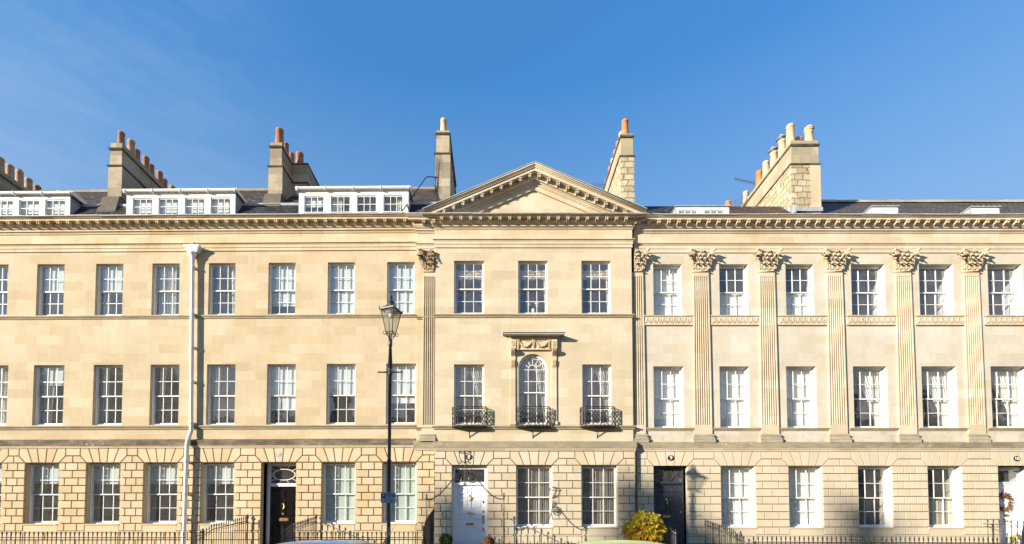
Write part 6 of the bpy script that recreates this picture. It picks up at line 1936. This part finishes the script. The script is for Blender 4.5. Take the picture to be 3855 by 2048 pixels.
# ------------------------------------------------------------------ vehicles (only their roofs rise into the picture)
def car(label, cx, cy, z_roof, L, paint, roof=None, name='parked_car', cat='car', W=1.72, tall=1.0, fwd=1):
    """lofted hatchback body along x; fwd = direction the bonnet points"""
    t = thing(name, label, cat, (cx, cy, 0))
    H = z_roof
    # stations: (x fraction, sill z, belt z, top z, half width at belt, half width at top)
    bl = H * .61
    st_ = [(-.50, .42, .62, .64, .62, .60), (-.485, .30, .80, .82, .74, .70), (-.46, .24, bl, bl + .04, .82, .74), (-.40, .22, bl + .02, H * .90, .85, .56), (-.33, .20, bl + .02, H * .965, .86, .58), (-.20, .20, bl + .01, H * .995, .865, .60), (-.06, .20, bl, H, .87, .61), (.08, .20, bl - .01, H * .985, .87, .60), (.15, .20, bl - .01, H * .945, .87, .58), (.27, .20, bl - .03, bl + .03, .86, .72), (.38, .22, bl - .10, bl - .06, .83, .68), (.46, .26, bl - .20, bl - .17, .76, .62), (.495, .34, bl - .34, bl - .32, .62, .55), (.50, .42, bl - .42, bl - .41, .58, .52)]
    sx = W / 1.74
    b = MB(); vs = []; m = 0
    def sec(s):
        f, zs, zb, zt, wb, wt = s; x = cx + fwd * f * L; wb *= sx; wt *= sx
        half = [(wb * .90, zs), (wb * .99, zs + (zb - zs) * .35), (wb, zs + (zb - zs) * .7), (wb * .985, zb), (wb * .97 * .5 + wt * .5, zb + (zt - zb) * .5), (wt, zb + (zt - zb) * .88), (wt * .86, zt - (zt - zb) * .02), (wt * .45, zt + .012), (0, zt + .018)]
        pts = half + [(-y, z) for y, z in half[-2::-1]]
        return [(x, cy + y, z) for y, z in pts]
    S = [sec(s) for s in st_]; m = len(S[0])
    for s in S: vs += s
    fs = [(i*m + k, i*m + k + 1, (i+1)*m + k + 1, (i+1)*m + k) for i in range(len(S) - 1) for k in range(m - 1)]
    fs += [(i*m + m - 1, i*m, (i+1)*m, (i+1)*m + m - 1) for i in range(len(S) - 1)] + [tuple(range(m)), tuple(range(len(vs) - m, len(vs)))]
    # cut wheel arches visually with dark liners; glasshouse as its own mesh just proud of the body
    b.add(vs, fs); body = b.build('body', M[paint], t, True)
    md = body.modifiers.new('smooth', 'SUBSURF'); md.levels = 1; md.render_levels = 2
    def glassq(i, j, ks, nm, push=.008):
        g = MB()
        for s in range(i, j):
            for k in ks:
                q = [S[s][k], S[s][k+1], S[s+1][k+1], S[s+1][k]]; out = []
                for p in q:
                    v = Vector((0, p[1] - cy, p[2] - bl * .8)); 
                    if v.length > 0: v.normalize()
                    o = Vector(p) + v * push; out.append((o.x + (fwd * push if i >= 8 else 0), o.y, o.z))
                g.quad(*out)
        return g.build(nm, M['carglass'], t, True)
    glassq(4, 8, (3, 4), 'side_window'); glassq(4, 8, (m - 6, m - 5), 'side_window')
    glassq(8, 9, range(5, m - 6), 'windscreen', .012); glassq(2, 3, range(5, m - 6), 'rear_window', .012)
    for f in (-.30, .31):
        for sg in (-1, 1):
            y = cy + sg * .80 * sx; w = MB()
            pr = [(.20, -.095), (.28, -.09), (.305, -.05), (.31, 0), (.305, .05), (.28, .09), (.20, .095)]
            def wl(mb, pr):
                n = 24; vs = [(cx + fwd * f * L + r * math.cos(2*PI*k/n), y + d, .31 + r * math.sin(2*PI*k/n)) for r, d in pr for k in range(n)]
                mb.add(vs, [(i*n+k, i*n+(k+1)%n, (i+1)*n+(k+1)%n, (i+1)*n+k) for i in range(len(pr)-1) for k in range(n)] + [tuple(range(n)), tuple(range(len(vs)-n, len(vs)))])
            wl(w, pr); wh = w.build('wheel', M['tyre'], t, True)
            r = MB(); wl(r, [(.05, sg * .10), (.19, sg * .085), (.20, sg * .06)]); r.build('rim', M['alu'], wh)
    for sg in (-1, 1):
        l = MB(); l.ball((cx + fwd * .478 * L, cy + sg * .60 * sx, bl - .24), .10, 10, .6, 1.3, .8); l.build('headlight', M['swhite'], t, True)
        l = MB(); l.ball((cx - fwd * .484 * L, cy + sg * .66 * sx, bl - .05), .09, 10, .5, 1, 1.5); l.build('tail_light', M['red'], t, True)
        l = MB(); l.ball((cx + fwd * .20 * L, cy + sg * .97 * sx, bl + .06), .09, 10, .7, 1.1, .8); l.build('wing_mirror', M[paint], t, True)
    return t
M['carglass'] = simple('tinted_car_glass', (.02, .025, .03), .05, .05, 3, 0, .6, 0)
M['tyre'] = simple('tyre_rubber', (.02, .02, .02), .85, .2, 10)
M['red'] = simple('red_lamp', (.35, .01, .01), .25, .1)
M['silver_blue'] = simple('blue_car_paint', (.26, .38, .62), .35, .03, 3, .25, .5, 0, .3)
M['lime_paint'] = simple('lime_car_paint', (.74, .76, .34), .45, .03, 3, 0, .3, 0, .1)
M['van_grey'] = simple('grey_van_paint', (.16, .18, .20), .35, .05, 3, .2, .5, 0, .4)
YCAR = -8.3
k = (YCAR - CY) / FPX
car1 = car('metallic blue car parked in front of the lamp post, whip aerial on its roof', (868 - PU) * k, YCAR, Z(1358.5, YCAR) - .012, 3.9, 'silver_blue')
xa_ = (980 - PU) * k
b = MB(); za = Z(1362, YCAR); b.tube([(X(967, 1360, YCAR), YCAR, za - .06), (X(972, 1353, YCAR), YCAR, Z(1355, YCAR)), (X(999, 1315, YCAR), YCAR, Z(1315, YCAR))], [.018, .006, .003], 6)
b.prism([(X(961, 1362, YCAR), za - .06), (X(975, 1362, YCAR), za - .07), (X(971.5, 1353, YCAR), Z(1353, YCAR))], YCAR - .012, YCAR + .012); b.build('aerial', M['plate_black'], car1)
car2 = car('lime green parked car below the golden shrub, small fin aerial on its roof', (1512 - PU) * k, YCAR, Z(1358.8, YCAR) - .012, 3.7, 'lime_paint', fwd=-1)
b = MB(); u0 = 1583; za = Z(1366, YCAR)
b.prism([(X(u0 - 8, 1366, YCAR), za - .03), (X(u0 + 5, 1366, YCAR), za - .03), (X(u0 + 5.5, 1357, YCAR), Z(1355.5, YCAR)), (X(u0 + 3, 1360, YCAR), Z(1361, YCAR))], YCAR - .015, YCAR + .015); b.build('aerial', M['plate_black'], car2)
def van():
    Y = -7.7; x0 = X(2568, 1340, Y); t = thing('parked_van', 'dark grey parked van whose sloping nose just enters at the right edge', 'van', (x0 + 2.3, Y, 0))
    pr = [(x0 - .02, .35), (x0 - .0, Z(1358, Y)), (x0 + .015, Z(1340, Y)), (X(2575.5, 1318, Y), Z(1314, Y)), (X(2600, 1290, Y), 2.0), (x0 + .9, 2.15), (x0 + 4.6, 2.15), (x0 + 4.7, 1.9), (x0 + 4.7, .35)]
    b = MB(); Y -= .9; b.prism(pr, Y - .9, Y + .9, .06); b.build('body', M['van_grey'], t)
    b = MB(); b.box(x0 + 1.0, x0 + 1.9, Y - .912, Y - .89, 1.35, 1.95); b.build('side_window', M['carglass'], t)
    for f in (.8, 3.8):
        for sg in (-1, 1):
            w = MB(); n = 20; vs = [(x0 + f + r * math.cos(2*PI*q/n), Y + sg * .82 + d, .34 + r * math.sin(2*PI*q/n)) for r, d in ((.2, -.11), (.33, -.08), (.34, 0), (.33, .08), (.2, .11)) for q in range(n)]
            w.add(vs, [(i*n+q, i*n+(q+1)%n, (i+1)*n+(q+1)%n, (i+1)*n+q) for i in range(4) for q in range(n)] + [tuple(range(n)), tuple(range(4*n, 5*n))]); w.build('wheel', M['tyre'], t, True)
van()

# ------------------------------------------------------------------ terrace across the street (behind the camera: reflections and shadows)
SUNR, SUNK = 1.63, .55
YO2 = -27.0
def opposite():
    t = thing('facing_terrace', 'long stone terrace on the far side of the street, reflected in the panes', 'terrace', (-10, YO2 - 5, 0))
    x0, x1 = -110, 70; ze = 11.2
    b = MB(); hs = []
    x = x0 + 1.5
    while x < x1 - 2:
        for za, zb_ in ((1.4, 3.9), (5.4, 7.8), (8.6, 10.3)): hs.append((x, x + 1.15, za, zb_))
        x += 2.6
    xs = sorted(set([x0, x1] + [h[0] for h in hs] + [h[1] for h in hs])); zs = sorted(set([-1, ze] + [h[2] for h in hs] + [h[3] for h in hs])); H = set((round(h[0], 3), h[2]) for h in hs); 
    g = MB()
    for i in range(len(xs) - 1):
        for j in range(len(zs) - 1):
            q = [(xs[i], YO2, zs[j]), (xs[i+1], YO2, zs[j]), (xs[i+1], YO2, zs[j+1]), (xs[i], YO2, zs[j+1])]
            if (round(xs[i], 3), zs[j]) in H: g.quad(*[(p[0], p[1] - .15, p[2]) for p in q])
            else: b.quad(*q)
    b.box(x0, x1, YO2 - .1, YO2 + .45, ze - .3, ze); b.box(x0, x1, YO2 - .1, YO2 + .12, 4.7, 5.0)
    b.quad((x0, YO2 - 10, -1), (x1, YO2 - 10, -1), (x1, YO2 - 10, ze), (x0, YO2 - 10, ze))
    for xx in (x0, x1): b.quad((xx, YO2, -1), (xx, YO2 - 10, -1), (xx, YO2 - 10, ze), (xx, YO2, ze))
    b.build('wall', M['stone_r'], t); g.build('window_panes', M['carglass'], t)
    b = MB(); zr_ = 13.4; b.quad((x0, YO2 + .3, ze), (x1, YO2 + .3, ze), (x1, YO2 - 4, zr_), (x0, YO2 - 4, zr_)); b.quad((x0, YO2 - 4, zr_), (x1, YO2 - 4, zr_), (x1, YO2 - 10, ze), (x0, YO2 - 10, ze))
    for xx in (x0, x1): b.add([(xx, YO2, ze), (xx, YO2 - 4, zr_), (xx, YO2 - 10, ze)], [(0, 1, 2)])
    rf = b.build('roof', M['slate'], t)
    b = MB(); b.box(-160, -60, -72, -62, -1, 28.5); b.add([(-160, -62, 28.5), (-60, -62, 28.5), (-60, -67, 31), (-160, -67, 31), (-160, -72, 28.5), (-60, -72, 28.5)], [(0, 1, 2, 3), (3, 2, 5, 4), (0, 3, 4), (1, 5, 2)]); b.build('shadow_stack_block', M['stone_r'], t)  # unseen tall block, added only to carry the distant shadow-casting stacks
    # stacks: party-wall ones on the terrace, added shadow casters on the rear block
    def st(xc, yc, w, l, zt):
        b = MB(); b.box(xc - w/2, xc + w/2, yc - l/2, yc + l/2, min(28.0, ze) if yc > -50 else 28.0, zt - .12); b.box(xc - w/2 - .06, xc + w/2 + .06, yc - l/2 - .06, yc + l/2 + .06, zt - .35, zt - .23)
        b.box(xc - w/2 - .04, xc + w/2 + .04, yc - l/2 - .04, yc + l/2 + .04, zt - .12, zt)
        b.build('chimney', M['stack_l'], rf)
    # unseen distant stacks, added and sized to throw soft shadows on the facade
    yc = -66.0; dy = -yc - .15
    def cast(u0, u1, v):     # stack whose shadow covers u0..u1 up to row v on the facade
        xa, xb = X(u0, v, -.2), X(u1, v, -.2); z = Z(v, -.2) + SUNK * dy; l = 1.0
        w = (xb - xa) - SUNR * l + .5; st((xa + xb) / 2 - SUNR * dy, yc, max(.6, w), l, z + .15)
        return (xa + xb) / 2 - SUNR * dy
    cast(1100, 1250, 1274); cast(1552, 1712, 1232); cast(2118, 2235, 1283); cast(1730, 1790, 1325)
    xx = -100
    while xx < 66:
        if not (-62 < xx < -26): st(xx, YO2 - 3.5, .9, 2.6, 15.7 + (0.5 if int(xx) % 2 else 0))
        xx += 7.6
opposite()

# ------------------------------------------------------------------ light, sky, camera
sd = Vector((SUNR, 1.0, -SUNK)).normalized()
elev = math.asin(-sd.z); az_ = math.atan2(-sd.x, -sd.y)      # azimuth of the sun from +Y towards +X
ld = bpy.data.lights.new('sun', 'SUN'); ld.energy = 4.4; ld.angle = R(.5); ld.color = (1.0, .90, .74)
lo = bpy.data.objects.new('sun', ld); COL.objects.link(lo); lo.rotation_euler = sd.to_track_quat('-Z', 'Y').to_euler(); lo.location = (-40, -40, 40)
w = bpy.data.worlds.new('World'); sc.world = w; w.use_nodes = True; t = w.node_tree; t.nodes.clear()
out = t.nodes.new('ShaderNodeOutputWorld'); bg = t.nodes.new('ShaderNodeBackground'); sky = t.nodes.new('ShaderNodeTexSky')
sky.sky_type = 'NISHITA'; sky.sun_disc = False; sky.sun_elevation = elev; sky.sun_rotation = az_; sky.air_density = 1.0; sky.dust_density = 2.0; sky.ozone_density = 6.0; sky.altitude = 100
tc = t.nodes.new('ShaderNodeTexCoord')
# thin cirrus in the upper left of the sky
cd = Vector(ray(120, 110)).normalized()
dt = t.nodes.new('ShaderNodeVectorMath'); dt.operation = 'DOT_PRODUCT'; t.links.new(tc.outputs['Generated'], dt.inputs[0]); dt.inputs[1].default_value = cd
mask = ramp(t, dt.outputs['Value'], .945, 1.0)
mp = t.nodes.new('ShaderNodeMapping'); mp.inputs['Rotation'].default_value = (0, R(-28), 0); mp.inputs['Scale'].default_value = (2.2, 2.0, 11); t.links.new(tc.outputs['Generated'], mp.inputs[0])
cn = noise(t, mp.outputs[0], 2.4, 7, .62)
cl = mathn(t, 'MULTIPLY', mask, ramp(t, cn, .42, .85))
gm = t.nodes.new('ShaderNodeGamma'); gm.inputs[1].default_value = .6; t.links.new(sky.outputs[0], gm.inputs[0])
col = mixc(t, gm.outputs[0], (.535, 1.26, 1.81), 1.0, 'MULTIPLY')
sx = t.nodes.new('ShaderNodeSeparateXYZ'); t.links.new(tc.outputs['Generated'], sx.inputs[0])
col = mixc(t, col, (1.6, 2.15, 2.85), ramp(t, sx.outputs[2], .70, .46, 0, .48))      # paler towards the horizon
col = mixc(t, col, (4.6, 4.0, 3.4), ramp(t, sx.outputs[2], .42, .08, 0, .9))      # low winter haze glow round the horizon
col = mixc(t, col, (3.0, 3.4, 3.7), mathn(t, 'MULTIPLY', cl, .17))
t.links.new(col, bg.inputs[0]); bg.inputs[1].default_value = .10; t.links.new(bg.outputs[0], out.inputs[0])

cam = bpy.data.cameras.new('camera'); co = bpy.data.objects.new('camera', cam); COL.objects.link(co); sc.camera = co
co.location = (0, CY, CZ); co.rotation_euler = (PI / 2 + TT, 0, 0)
cam.sensor_fit = 'HORIZONTAL'; cam.sensor_width = 36; cam.lens = FPX / 2576 * 36
cam.shift_x = (1288 - PU) / 2576; cam.shift_y = (PV - 684.5) / 2576
cam.clip_start = .1; cam.clip_end = 3000
sc.view_settings.view_transform = 'Standard'; sc.view_settings.look = 'None'; sc.view_settings.exposure = 1.33; sc.view_settings.gamma = 1
sc.render.engine = 'CYCLES'; sc.cycles.max_bounces = 8; sc.cycles.transparent_max_bounces = 12; sc.cycles.caustics_reflective = False; sc.cycles.caustics_refractive = False
